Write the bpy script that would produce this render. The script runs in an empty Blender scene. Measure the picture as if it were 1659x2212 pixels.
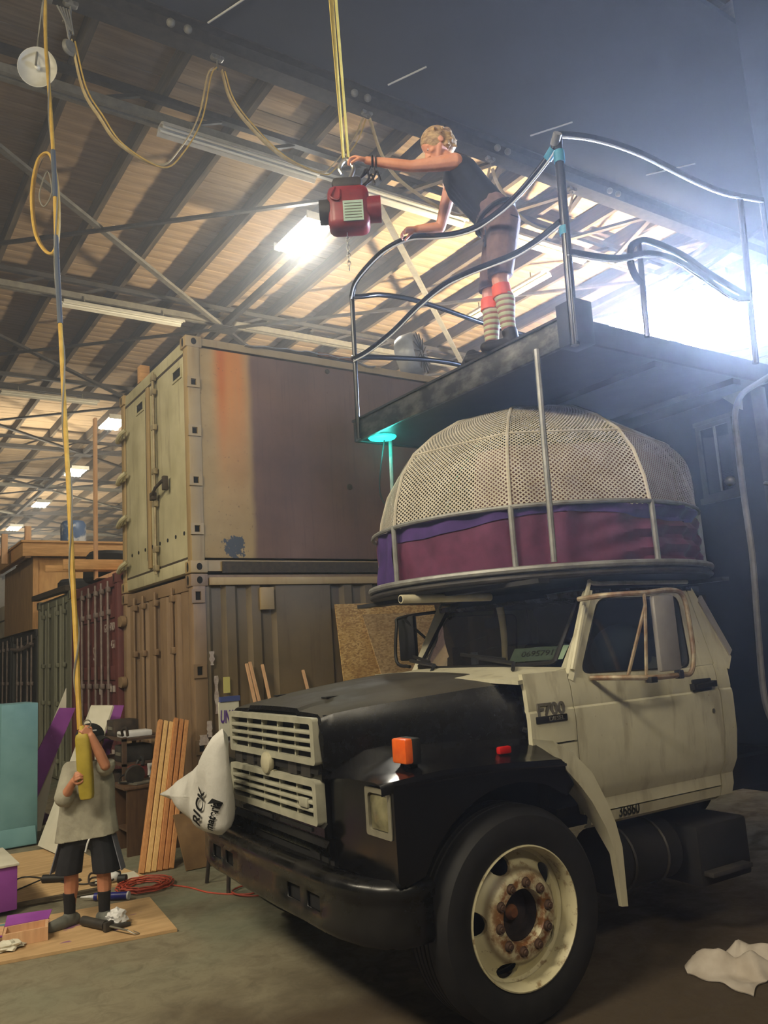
import bpy, bmesh, math, random
from mathutils import Vector, Matrix, noise
random.seed(7)
sc = bpy.context.scene
PI = math.pi
V = Vector

# ---------------------------------------------------------------- camera, world, lights, exposure
F_PX, YAW, PITCH, ROLL, EYE = 1763.6, 0.97116, 0.16595, -0.06468, 1.70
cam = bpy.data.objects.new('camera', bpy.data.cameras.new('camera'))
sc.collection.objects.link(cam)
cam.data.sensor_fit = 'HORIZONTAL'
cam.data.sensor_width = 36.0
cam.data.lens = 36.0 * F_PX / 1659.0
cam.data.clip_start, cam.data.clip_end = 0.05, 300
_f = V((math.cos(YAW) * math.cos(PITCH), math.sin(YAW) * math.cos(PITCH), math.sin(PITCH)))
_r = V((math.sin(YAW), -math.cos(YAW), 0))
_u = _r.cross(_f)
_r2 = _r * math.cos(ROLL) + _u * math.sin(ROLL)
_u2 = -_r * math.sin(ROLL) + _u * math.cos(ROLL)
_m = Matrix((_r2, _u2, -_f)).transposed().to_4x4()
_m.translation = (0, 0, EYE)
cam.matrix_world = _m
sc.camera = cam

w = bpy.data.worlds.new('world')
sc.world = w
w.use_nodes = True
w.node_tree.nodes['Background'].inputs[0].default_value = (1.0, 0.93, 0.78, 1)
w.node_tree.nodes['Background'].inputs[1].default_value = 0.045

sc.view_settings.view_transform = 'Standard'
sc.view_settings.look = 'None'
sc.view_settings.gamma = 1.0
sc.view_settings.use_curve_mapping = False
sc.view_settings.exposure = 0.0
sc.cycles.max_bounces = 6
sc.cycles.diffuse_bounces = 3
sc.cycles.volume_bounces = 0
sc.cycles.use_denoising = True
sc.cycles.adaptive_threshold = 0.02


def area(name, loc, target, size, power, col, size_y=None):
    d = bpy.data.lights.new(name, 'AREA')
    d.energy, d.color, d.size = power, col, size
    if size_y:
        d.shape, d.size_y = 'RECTANGLE', size_y
    o = bpy.data.objects.new(name, d)
    sc.collection.objects.link(o)
    o.location = loc
    o.rotation_euler = (V(target) - V(loc)).to_track_quat('-Z', 'Y').to_euler()
    return o


WARM = (1.0, 0.88, 0.66)
# added fill lights without fixtures, behind and to the left of the camera
area('fill_light', (-3.0, 2.0, 6.5), (2.2, 5.0, 0.6), 2.6, 430, WARM, 0.7)
area('fill_light', (-4.5, 7.0, 7.5), (3.0, 8.0, 1.0), 2.6, 360, WARM, 0.7)
area('fill_light', (0.3, -3.0, 6.0), (2.8, 3.5, 0.5), 2.4, 170, WARM, 0.7)

# ---------------------------------------------------------------- helpers
LOC = {}


def lin(c):
    return tuple((x / 255 / 12.92) if x / 255 <= 0.04045 else ((x / 255 + 0.055) / 1.055) ** 2.4 for x in c)


class NT:
    def __init__(s, name):
        s.m = bpy.data.materials.new(name)
        s.m.use_nodes = True
        s.t = s.m.node_tree
        s.b = s.t.nodes['Principled BSDF']
        s._co = None

    def n(s, typ, **kw):
        nd = s.t.nodes.new(typ)
        for k, v in kw.items():
            if k.startswith('i_'):
                nd.inputs[k[2:]].default_value = v
            else:
                setattr(nd, k, v)
        return nd

    def l(s, a, b):
        s.t.links.new(a, b)

    def co(s, scale=(1, 1, 1), rot=(0, 0, 0), kind='Object'):
        tc = s.n('ShaderNodeTexCoord')
        mp = s.n('ShaderNodeMapping')
        mp.inputs['Scale'].default_value = scale
        mp.inputs['Rotation'].default_value = rot
        s.l(tc.outputs[kind], mp.inputs[0])
        return mp.outputs[0]

    def noise(s, scale=5, detail=4, rough=0.55, co=None, dist=0.0):
        nd = s.n('ShaderNodeTexNoise')
        nd.inputs['Scale'].default_value = scale
        nd.inputs['Detail'].default_value = detail
        nd.inputs['Roughness'].default_value = rough
        nd.inputs['Distortion'].default_value = dist
        s.l(co if co is not None else s.co(), nd.inputs['Vector'])
        return nd.outputs['Fac']

    def ramp(s, fac, stops, interp='LINEAR'):
        r = s.n('ShaderNodeValToRGB')
        r.color_ramp.interpolation = interp
        e = r.color_ramp.elements
        while len(e) < len(stops):
            e.new(0.5)
        for el, (p, c) in zip(e, stops):
            el.position = p
            el.color = (c, c, c, 1) if isinstance(c, (int, float)) else (*c, 1)
        s.l(fac, r.inputs[0])
        return r.outputs[0]

    def mix(s, fac, a, b, blend='MIX'):
        x = s.n('ShaderNodeMix', data_type='RGBA', blend_type=blend)
        for sock, v in ((x.inputs[0], fac), (x.inputs[6], a), (x.inputs[7], b)):
            if isinstance(v, (int, float)):
                sock.default_value = v
            elif isinstance(v, tuple):
                sock.default_value = (*v, 1)
            else:
                s.l(v, sock)
        return x.outputs[2]

    def math(s, op, a, b=None, c=None):
        x = s.n('ShaderNodeMath', operation=op)
        for i, v in enumerate((a, b, c)):
            if v is None:
                continue
            if isinstance(v, (int, float)):
                x.inputs[i].default_value = v
            else:
                s.l(v, x.inputs[i])
        return x.outputs[0]

    def sep(s, co):
        x = s.n('ShaderNodeSeparateXYZ')
        s.l(co, x.inputs[0])
        return x.outputs

    def mr(s, v, a, b, c=0.0, d=1.0, interp='SMOOTHSTEP'):
        x = s.n('ShaderNodeMapRange', interpolation_type=interp)
        s.l(v, x.inputs[0])
        for i, q in zip((1, 2, 3, 4), (a, b, c, d)):
            x.inputs[i].default_value = q
        return x.outputs[0]

    def col(s, v):
        if isinstance(v, tuple):
            s.b.inputs['Base Color'].default_value = (*v, 1)
        else:
            s.l(v, s.b.inputs['Base Color'])

    def set(s, rough=None, metal=None, **kw):
        for nm, v in (('Roughness', rough), ('Metallic', metal)):
            if v is None:
                continue
            if isinstance(v, (int, float)):
                s.b.inputs[nm].default_value = v
            else:
                s.l(v, s.b.inputs[nm])
        for k, v in kw.items():
            s.b.inputs[k.replace('_', ' ')].default_value = v

    def bump(s, h, strength=0.3, dist=0.01):
        b = s.n('ShaderNodeBump')
        b.inputs['Strength'].default_value = strength
        b.inputs['Distance'].default_value = dist
        s.l(h, b.inputs['Height'])
        s.l(b.outputs[0], s.b.inputs['Normal'])


M = {}


def mat(name, c1, c2=None, rough=0.6, metal=0.0, scale=6.0, stretch=(1, 1, 1), lo=0.35, hi=0.65, bump=0.0, bscale=None, bdist=0.004, detail=5, rvar=0.0, **kw):
    t = NT(name)
    co = t.co(stretch)
    if c2 is not None:
        f = t.noise(scale, detail, 0.6, co)
        t.col(t.ramp(f, [(lo, lin(c1)), (hi, lin(c2))]))
        if rvar:
            t.set(rough=t.mr(f, 0.3, 0.7, max(0.02, rough - rvar), rough + rvar, 'LINEAR'))
        else:
            t.set(rough=rough)
    else:
        t.col(lin(c1))
        t.set(rough=rough)
    t.set(metal=metal, **kw)
    if bump:
        t.bump(t.noise(bscale or scale * 4, 4, 0.6, co), bump, bdist)
    M[name] = t.m
    return t.m


def emit(name, c, strength):
    t = NT(name)
    t.b.inputs['Emission Color'].default_value = (*lin(c), 1)
    t.b.inputs['Emission Strength'].default_value = strength
    t.col(lin(c))
    M[name] = t.m
    return t.m


class MB:
    def __init__(s):
        s.bm = bmesh.new()

    def _hull(s, pts):
        vs = [s.bm.verts.new(p) for p in pts]
        bmesh.ops.convex_hull(s.bm, input=vs)

    def box(s, c, size, rot=None, bev=0.0, seg=2):
        m = Matrix.Translation(V(c))
        if rot is not None:
            m = m @ (rot.to_4x4() if isinstance(rot, Matrix) else Matrix.Rotation(rot, 4, 'Z'))
        m = m @ Matrix.Diagonal((*size, 1))
        r = bmesh.ops.create_cube(s.bm, size=1.0, matrix=m)
        if bev:
            es = list({e for v in r['verts'] for e in v.link_edges})
            bmesh.ops.bevel(s.bm, geom=es, offset=bev, segments=seg, profile=0.5, affect='EDGES', clamp_overlap=True)
        return s

    def bb(s, lo, hi, bev=0.0):
        return s.box([(a + b) / 2 for a, b in zip(lo, hi)], [abs(b - a) for a, b in zip(lo, hi)], None, bev)

    def bar(s, p0, p1, w, h, up=(0, 0, 1), bev=0.0):
        p0, p1 = V(p0), V(p1)
        d = p1 - p0
        x = d.normalized()
        u = V(up)
        if abs(x.dot(u)) > 0.98:
            u = V((1, 0, 0))
        y = u.cross(x).normalized()
        z = x.cross(y)
        rot = Matrix((x, y, z)).transposed()
        return s.box((p0 + p1) / 2, (d.length, w, h), rot, bev, 1)

    def tube(s, pts, r, n=8, closed=False, taper=None, flat=None):
        pts = [V(p) for p in pts]
        k = len(pts)
        rings = []
        prev = None
        for i, p in enumerate(pts):
            a = pts[(i - 1) % k] if (closed or i > 0) else pts[i]
            b = pts[(i + 1) % k] if (closed or i < k - 1) else pts[i]
            t = (b - a).normalized()
            if prev is None:
                u = V((0, 0, 1)) if abs(t.z) < 0.9 else V((1, 0, 0))
                prev = t.cross(u).normalized()
            x = (prev - t * prev.dot(t))
            x = x.normalized() if x.length > 1e-6 else t.orthogonal().normalized()
            prev = x
            y = t.cross(x)
            rr = r if taper is None else taper[i]
            fx, fy = flat if flat else (1, 1)
            rings.append([p + x * math.cos(2 * PI * j / n) * rr * fx + y * math.sin(2 * PI * j / n) * rr * fy for j in range(n)])
        s.loft(rings, closed_u=closed, cap=not closed)
        return s

    def loft(s, rings, closed_u=False, closed_v=True, cap=True):
        R = [[s.bm.verts.new(p) for p in ring] for ring in rings]
        k, n = len(R), len(R[0])
        for i in range(k if closed_u else k - 1):
            A, B = R[i], R[(i + 1) % k]
            for j in range(n if closed_v else n - 1):
                j2 = (j + 1) % n
                try:
                    s.bm.faces.new((A[j], A[j2], B[j2], B[j]))
                except ValueError:
                    pass
        if cap and not closed_u and closed_v:
            try:
                s.bm.faces.new(list(reversed(R[0])))
                s.bm.faces.new(R[-1])
            except ValueError:
                pass
        return s

    def prism(s, pts, ext):
        e = V(ext)
        a = [s.bm.verts.new(p) for p in pts]
        b = [s.bm.verts.new(V(p) + e) for p in pts]
        n = len(a)
        s.bm.faces.new(a)
        s.bm.faces.new(list(reversed(b)))
        for i in range(n):
            s.bm.faces.new((a[i], b[i], b[(i + 1) % n], a[(i + 1) % n]))
        return s

    def lathe(s, prof, origin, axis, n=32, closed=False, cap=True):
        ax = V(axis).normalized()
        x = ax.orthogonal().normalized()
        y = ax.cross(x)
        o = V(origin)
        rings = [[o + ax * h + (x * math.cos(2 * PI * j / n) + y * math.sin(2 * PI * j / n)) * r for j in range(n)] for r, h in prof]
        s.loft(rings, closed_u=closed, cap=cap and not closed and prof[0][0] > 1e-4)
        return s

    def cyl(s, p0, p1, r, n=16, r1=None):
        return s.tube([p0, p1], r, n, taper=[r, r if r1 is None else r1])

    def sphere(s, c, r, n=12, scale=(1, 1, 1), rot=None):
        m = Matrix.Translation(V(c)) @ (rot.to_4x4() if rot is not None else Matrix.Identity(4)) @ Matrix.Diagonal((*[q * r for q in scale], 1))
        bmesh.ops.create_uvsphere(s.bm, u_segments=n * 2, v_segments=n, radius=1.0, matrix=m)
        return s

    def grid(s, fn, nu, nv, thick=0.0):
        R = [[fn(i / nu, j / nv) for j in range(nv + 1)] for i in range(nu + 1)]
        if not thick:
            return s.loft(R, closed_v=False, cap=False)
        top = [[s.bm.verts.new(p) for p in r] for r in R]
        fs = []
        for i in range(nu):
            for j in range(nv):
                fs.append(s.bm.faces.new((top[i][j], top[i + 1][j], top[i + 1][j + 1], top[i][j + 1])))
        bmesh.ops.recalc_face_normals(s.bm, faces=fs)
        bmesh.ops.solidify(s.bm, geom=fs, thickness=thick)
        return s

    def frame(s, outer, inner, ext):
        """a plate with one hole: outer and inner are loops with equal point counts"""
        e = V(ext)
        loops = [outer, inner, [V(p) + e for p in inner], [V(p) + e for p in outer]]
        return s.loft(loops, closed_u=True)

    def cap(s, p0, p1, r0, r1=None):
        r1 = r0 if r1 is None else r1
        pts = []
        for p, r in ((V(p0), r0), (V(p1), r1)):
            for i in range(1, 6):
                th = PI * i / 6
                for j in range(10):
                    ph = 2 * PI * j / 10
                    pts.append(p + V((math.sin(th) * math.cos(ph), math.sin(th) * math.sin(ph), math.cos(th))) * r)
            pts += [p + V((0, 0, r)), p - V((0, 0, r))]
        t = bmesh.new()
        vs = [t.verts.new(p) for p in pts]
        bmesh.ops.convex_hull(t, input=vs)
        bmesh.ops.delete(t, geom=[v for v in t.verts if not v.link_faces], context='VERTS')
        me = bpy.data.meshes.new('tmp')
        t.to_mesh(me)
        t.free()
        s.bm.from_mesh(me)
        bpy.data.meshes.remove(me)
        return s

    def chain(s, pts, rs):
        for i in range(len(pts) - 1):
            s.cap(pts[i], pts[i + 1], rs[i], rs[i + 1])
        return s

    def build(s, name, m=None, parent=None, label=None, sharp=38, smooth=True, loc=None, kind=None, recalc=True, voxel=None, smooths=4):
        bm = s.bm
        if recalc:
            bmesh.ops.recalc_face_normals(bm, faces=bm.faces)
        if parent is not None:
            o = LOC[parent.name]
        elif loc is not None:
            o = V(loc)
        else:
            xs = [v.co for v in bm.verts]
            lo = V([min(q[i] for q in xs) for i in range(3)])
            hi = V([max(q[i] for q in xs) for i in range(3)])
            o = V(((lo.x + hi.x) / 2, (lo.y + hi.y) / 2, lo.z))
        bmesh.ops.translate(bm, verts=bm.verts, vec=-o)
        me = bpy.data.meshes.new(name)
        bm.to_mesh(me)
        bm.free()
        ob = bpy.data.objects.new(name, me)
        sc.collection.objects.link(ob)
        if voxel:
            r = ob.modifiers.new('r', 'REMESH')
            r.mode = 'VOXEL'
            r.voxel_size = voxel
            k = ob.modifiers.new('s', 'SMOOTH')
            k.iterations = smooths
            k.factor = 0.5
            me = bake(ob)
        if smooth:
            for p in me.polygons:
                p.use_smooth = True
            if not voxel:
                me.set_sharp_from_angle(angle=math.radians(sharp))
        if m is not None:
            me.materials.append(M[m] if isinstance(m, str) else m)
        if parent is not None:
            ob.parent = parent
        else:
            ob.location = o
        LOC[ob.name] = o
        if label:
            ob['label'] = label
        if kind:
            ob['kind'] = kind
        return ob


def bake(ob):
    dg = bpy.context.evaluated_depsgraph_get()
    me = bpy.data.meshes.new_from_object(ob.evaluated_get(dg))
    ob.modifiers.clear()
    ob.data = me
    return me


def cut(ob, mb):
    """subtract the shapes of mb (given in world space) from ob"""
    o = LOC[ob.name]
    bmesh.ops.recalc_face_normals(mb.bm, faces=mb.bm.faces)
    bmesh.ops.translate(mb.bm, verts=mb.bm.verts, vec=-o)
    me = bpy.data.meshes.new('cutter')
    mb.bm.to_mesh(me)
    mb.bm.free()
    c = bpy.data.objects.new('cutter', me)
    sc.collection.objects.link(c)
    mats = list(ob.data.materials)
    par, ob.parent = ob.parent, None
    l0 = ob.location.copy()
    ob.location = (0, 0, 0)
    b = ob.modifiers.new('b', 'BOOLEAN')
    b.operation, b.object, b.solver = 'DIFFERENCE', c, 'EXACT'
    bpy.context.view_layer.update()
    me2 = bake(ob)
    ob.parent, ob.location = par, l0
    if not me2.materials:
        for q in mats:
            me2.materials.append(q)
    for p in me2.polygons:
        p.use_smooth = True
    me2.set_sharp_from_angle(angle=math.radians(38))
    bpy.data.objects.remove(c)
    bpy.data.meshes.remove(me)
    return ob


def tag(o, label=None, cat=None, group=None, kind=None):
    for k, v in (('label', label), ('category', cat), ('group', group), ('kind', kind)):
        if v:
            o[k] = v
    return o


def thing(name, label, cat, loc, group=None):
    o = bpy.data.objects.new(name, None)
    sc.collection.objects.link(o)
    o.location = loc
    o.empty_display_size = 0.1
    LOC[o.name] = V(loc)
    return tag(o, label, cat, group)


KIDS = {}


def dup(root, loc, label=None, rotz=0.0):
    """a copy of a thing with copies of its parts and sub-parts"""
    r = root.copy()
    sc.collection.objects.link(r)
    r.location = loc
    r.rotation_euler = (0, 0, rotz)
    if label:
        r['label'] = label
    LOC[r.name] = V(loc)
    for ch in [o for o in sc.objects if o.parent == root]:
        c = ch.copy()
        sc.collection.objects.link(c)
        c.parent = r
        for g in [o for o in sc.objects if o.parent == ch]:
            d = g.copy()
            sc.collection.objects.link(d)
            d.parent = c
    return r


def copies(ob, parent, places, name=None):
    """copies of one piece, sharing its mesh: places are (offset vector, rotation z)"""
    for off, rz in places:
        c = ob.copy()
        sc.collection.objects.link(c)
        c.location = V(ob.location) + V(off)
        if rz:
            c.rotation_euler = (0, 0, rz)
        c.parent = parent


def text(name, s, size, loc, right, up, m, parent=None, ext=0.001, align='CENTER', bold=0.0, sx=1.0):
    cu = bpy.data.curves.new(name, 'FONT')
    cu.body, cu.size, cu.extrude, cu.offset = s, size, ext, bold
    cu.align_x, cu.align_y = align, 'CENTER'
    tmp = bpy.data.objects.new('tmp', cu)
    sc.collection.objects.link(tmp)
    dg = bpy.context.evaluated_depsgraph_get()
    me = bpy.data.meshes.new_from_object(tmp.evaluated_get(dg))
    bpy.data.objects.remove(tmp)
    right, up = V(right).normalized(), V(up)
    up = (up - right * up.dot(right)).normalized()
    mm = Matrix((right * sx, up, right.cross(up))).transposed().to_4x4()
    o = LOC[parent.name] if parent is not None else V((0, 0, 0))
    mm.translation = V(loc) - o
    me.transform(mm)
    me.name = name
    me.materials.clear()
    me.materials.append(M[m])
    ob = bpy.data.objects.new(name, me)
    sc.collection.objects.link(ob)
    if parent is not None:
        ob.parent = parent
    LOC[ob.name] = o
    return ob


def spline(pts, n=8, closed=False):
    """Catmull-Rom through pts"""
    pts = [V(p) for p in pts]
    out = []
    k = len(pts)
    for i in range(k if closed else k - 1):
        p0 = pts[(i - 1) % k] if (closed or i > 0) else pts[i] * 2 - pts[i + 1]
        p1, p2 = pts[i], pts[(i + 1) % k]
        p3 = pts[(i + 2) % k] if (closed or i < k - 2) else p2 * 2 - p1
        for j in range(n):
            t = j / n
            out.append(0.5 * ((2 * p1) + (p2 - p0) * t + (2 * p0 - 5 * p1 + 4 * p2 - p3) * t * t + (3 * p1 - p0 - 3 * p2 + p3) * t ** 3))
    if not closed:
        out.append(pts[-1])
    return out


def rrect(cx, cy, w, h, r, n=4):
    """rounded rectangle as 2D points"""
    out = []
    for qx, qy, a0 in ((1, 1, 0), (-1, 1, 90), (-1, -1, 180), (1, -1, 270)):
        for j in range(n + 1):
            a = math.radians(a0 + 90 * j / n)
            out.append((cx + qx * (w / 2 - r) + r * math.cos(a), cy + qy * (h / 2 - r) + r * math.sin(a)))
    return out


def rpoly(pts, r, n=4):
    """rounded polygon in 2D"""
    out = []
    k = len(pts)
    for i in range(k):
        p, a, b = V(pts[i]), V(pts[i - 1]), V(pts[(i + 1) % k])
        u, v = (a - p).normalized(), (b - p).normalized()
        rr = min(r, (a - p).length * 0.45, (b - p).length * 0.45)
        s0, s1 = p + u * rr, p + v * rr
        for j in range(n + 1):
            t = j / n
            out.append(tuple(s0 * (1 - t) ** 2 + p * 2 * t * (1 - t) + s1 * t * t))
    return out


def hand(mb, wrist, fdir, pn, sc_=1.0, side=1, curl=(0.5, 0.7, 0.5), thumb=0.6):
    """palm, four unequal bent fingers and a thumb; pn is where the palm faces"""
    wrist, f = V(wrist), V(fdir).normalized()
    p = V(pn)
    p = (p - f * p.dot(f)).normalized()
    s = f.cross(p) * side
    L = [0.072, 0.08, 0.074, 0.058]
    for i in range(4):
        b = wrist + f * (0.085 - 0.004 * abs(i - 1.2)) * sc_ + s * (1.5 - i) * 0.0205 * sc_
        mb.cap(wrist + s * (1.5 - i) * 0.011 * sc_ + f * 0.01 * sc_, b, 0.014 * sc_, 0.0115 * sc_)
        a, q = 0.0, b
        for k, (fr, cu) in enumerate(zip((0.45, 0.32, 0.23), curl)):
            a += cu
            e = q + (f * math.cos(a) + p * math.sin(a)) * L[i] * fr * sc_
            mb.cap(q, e, (0.0095 - 0.001 * k) * sc_, (0.0087 - 0.001 * k) * sc_)
            q = e
    b = wrist + f * 0.02 * sc_ + s * 0.02 * sc_
    k1 = b + (f * 0.55 + s * 0.6 + p * thumb * 0.4).normalized() * 0.042 * sc_
    k2 = k1 + (f * 0.7 + s * 0.15 + p * thumb).normalized() * 0.032 * sc_
    k3 = k2 + (f * 0.7 - s * 0.2 + p * thumb).normalized() * 0.024 * sc_
    mb.chain([b, k1, k2, k3], [0.015 * sc_, 0.012 * sc_, 0.0105 * sc_, 0.009 * sc_])

# ---------------------------------------------------------------- materials
t = NT('concrete')
co = t.co()
xyz = t.sep(co)
f1 = t.noise(1.1, 6, 0.65, co)
f2 = t.noise(7.0, 6, 0.7, co, 0.6)
base = t.mix(f1, lin((112, 106, 86)), lin((150, 142, 118)))
base = t.mix(t.ramp(f2, [(0.45, 0.0), (0.7, 0.75)]), base, lin((96, 88, 70)))
gr = t.math('MULTIPLY', t.mr(t.noise(0.9, 3, 0.5, co, 0.4), 0.42, 0.62), t.mr(xyz[1], 4.4, 5.4))
base = t.mix(t.math('MULTIPLY', gr, 0.5), base, lin((104, 118, 100)))
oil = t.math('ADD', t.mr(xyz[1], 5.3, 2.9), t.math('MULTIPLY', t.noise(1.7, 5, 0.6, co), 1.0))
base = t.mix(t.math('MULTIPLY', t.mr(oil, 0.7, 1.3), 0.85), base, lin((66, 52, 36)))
t.col(base)
t.set(rough=t.mr(f2, 0.3, 0.7, 0.55, 0.9))
t.bump(t.noise(40, 5, 0.7, co), 0.25, 0.004)
M['concrete'] = t.m

mat('deck', (134, 114, 86), (158, 134, 102), 0.85, scale=3.0, stretch=(0.5, 7, 7), bump=0.3)
mat('rafter', (62, 54, 42), (92, 80, 60), 0.85, scale=3.0, stretch=(7, 0.5, 7), bump=0.3)
mat('steel_grey', (98, 95, 84), (122, 118, 104), 0.55, 0.1, scale=9)
mat('steel_dark', (42, 40, 38), (66, 62, 56), 0.6, 0.2, scale=9)
mat('soffit', (50, 51, 52), (56, 57, 58), 0.9, scale=1.2, bump=0.2, bscale=80)
mat('black_wall', (16, 19, 28), (26, 30, 42), 0.85, scale=3.0, bump=0.1)
mat('far_wall', (150, 142, 124), (182, 172, 150), 0.9, scale=3.0)
mat('white_enamel', (176, 173, 158), (192, 189, 174), 0.45, scale=6)
mat('lamp_tube_off', (214, 212, 196), rough=0.3)
emit('tube_lit', (255, 252, 240), 30.0)
emit('tube_near', (255, 252, 244), 30.0)
emit('window_glow', (255, 250, 238), 3.0)
emit('flood_glass', (205, 222, 255), 260.0)
emit('cyan_led', (40, 255, 226), 2.6)

# ---------------------------------------------------------------- structure: floor, walls, roof
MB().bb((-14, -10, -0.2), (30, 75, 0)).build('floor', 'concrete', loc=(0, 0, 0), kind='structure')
MB().bb((7.5, -4, 0), (7.7, 3.974, 10)).build('wall_right', 'black_wall', kind='structure')
wf = MB().bb((-14, 74, 0), (30, 74.3, 9.6)).build('wall_back', 'far_wall', kind='structure')
we = MB().bb((29.5, -10, 0), (29.8, 74, 9.6)).build('wall_east', 'far_wall', kind='structure')
# made-up glowing windows in the east wall, added for the bright right side
for i in range(6):
    y0 = 6.5 + i * 4.2
    wn = MB().frame([(29.45, y0, 5.6), (29.45, y0 + 3.6, 5.6), (29.45, y0 + 3.6, 8.9), (29.45, y0, 8.9)],
                    [(29.45, y0 + .1, 5.7), (29.45, y0 + 3.5, 5.7), (29.45, y0 + 3.5, 8.8), (29.45, y0 + .1, 8.8)], (0.1, 0, 0)).build('window_%d' % (i + 1), 'steel_grey', kind='structure')
    for a in range(3):
        for b in range(2):
            MB().bb((29.47, y0 + .13 + a * 1.13, 5.73 + b * 1.54), (29.49, y0 + 1.2 + a * 1.13, 7.2 + b * 1.54)).build('pane', 'window_glow', wn)
    for a in range(2):
        MB().bb((29.44, y0 + 1.2 + a * 1.13, 5.7), (29.5, y0 + 1.26 + a * 1.13, 8.8)).build('glazing_bar', 'steel_grey', wn)

# roof deck: boards along X, rafters along Y, the far boards joined
ceil = MB().bb((-14, -10, 9.72), (30, 75, 9.8)).build('ceiling', 'deck', loc=(0, 0, 9.72), kind='structure')
bd = MB().box((8, 0, 9.70), (44, 0.295, 0.03), None, 0.006).build('plank', 'deck', ceil)
rng = random.Random(3)
pl = [((0, -9.8 + i * 0.3, -rng.uniform(0, 0.012)), 0) for i in range(150)]
copies(bd, ceil, pl)
bd.location = (0, -10.1, 0)
fr = MB()
for i in range(105):
    fr.box((8, 35.3 + i * 0.37, 9.70 - rng.uniform(0, 0.012)), (44, 0.365, 0.03))
fr.build('planks', 'deck', ceil, kind='stuff')
rf = MB().box((3.53, 32.4, 9.54), (0.09, 85, 0.29)).build('rafter', 'rafter', ceil)
copies(rf, ceil, [((1.17 * k, 0, 0), 0) for k in range(-14, 22) if k])

MB().bb((-14, 4.75, 9.0), (16, 7.95, 9.08)).build('soffit', 'soffit', kind='structure')
sf = LOC['soffit']

TY = [9.85 + 6.05 * k for k in range(10)]
for k, y in enumerate(TY):
    tr = MB()
    for dy in (-0.06, 0.06):
        tr.bb((-14, y + dy - 0.035, 8.93), (29.4, y + dy + 0.035, 9.05))
    tr = tr.build('roof_truss', 'steel_grey' if k in (0, 1, 4, 6) else 'steel_dark', kind='structure')
    MB().bb((-14, y - 0.05, 9.27), (29.4, y + 0.05, 9.36)).build('top_chord', 'steel_dark', tr)
    wb = MB().bar((-13.8, y, 9.02), (-13.2, y, 9.28), 0.05, 0.05).build('web', 'steel_dark', tr)
    copies(wb, tr, [((1.17 * j, 0, 0), 0) for j in range(1, 37)])
    if k < 9:
        for X in (-6.9, 0.0, 6.9, 13.8, 20.7):
            m_ = 'steel_grey' if k in (0, 4) else 'steel_dark'
            MB().bar((X, y + 6.05, 8.9), (X - 6.9, y, 8.9), 0.10, 0.06).build('cross_brace', m_, tr)
            MB().bar((X - 6.9, y + 6.05, 8.86), (X, y, 8.86), 0.07, 0.05).build('cross_brace', 'steel_dark', tr)
# lengthwise girders between the trusses, double chords with node plates
for X in (0.0, 6.9, 13.8, -6.9):
    g = MB().bb((X - 0.05, 8.2, 8.86), (X + 0.05, 73.5, 9.0)).build('roof_girder', 'steel_dark', kind='structure')
    MB().bb((X - 0.04, 8.2, 8.3), (X + 0.04, 73.5, 8.4) if X != 6.9 else (X + 0.04, 8.3, 8.32)).build('lower_chord', 'steel_dark', g) if X != 6.9 else None
    for k, y in enumerate(TY):
        MB().bb((X - 0.28, y - 0.22, 8.845), (X + 0.28, y + 0.22, 8.86)).build('node_plate', 'steel_dark' if k else 'steel_grey', g)
        if X != 6.9:
            MB().bar((X, y - 3, 8.9), (X, y, 8.35), 0.05, 0.05).build('web', 'steel_dark', g)
            MB().bar((X, y, 8.35), (X, y + 3, 8.9), 0.05, 0.05).build('web', 'steel_dark', g)

# crane runway beam with the zigzag surge bracing behind it
rb = MB().bb((-14, 7.9, 8.98), (16, 8.14, 9.0)).bb((-14, 7.9, 8.72), (16, 8.14, 8.74)).bb((-14, 8.01, 8.74), (16, 8.03, 8.98)).build('runway_beam', 'steel_dark', kind='structure')
for k in range(7):
    a = 8.2 + 1.75 * k
    MB().bar((a, 8.15, 8.9), (a + .72, 9.75, 8.9), 0.09, 0.05).build('surge_brace', 'rafter', rb)
    MB().bar((a, 8.15, 8.9), (a - .9, 9.75, 8.9), 0.09, 0.05).build('surge_brace', 'rafter', rb)
for (x0, y0, x1, y1) in ((3.35, 7.86, 3.62, 7.2), (5.78, 7.72, 6.02, 7.2), (8.23, 7.61, 8.55, 7.08), (10.65, 7.46, 11.1, 6.86)):
    MB().tube([(x0, y0, 8.975), (x1, y1, 8.975)], 0.012, 6).build('sag_rod', 'white_enamel', rb)
    for dx in (0, 0.2):
        MB().sphere((x0 - 0.45 + dx, 7.85, 8.78), 0.05, 6).build('bolt_head', 'steel_grey', rb)


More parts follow.
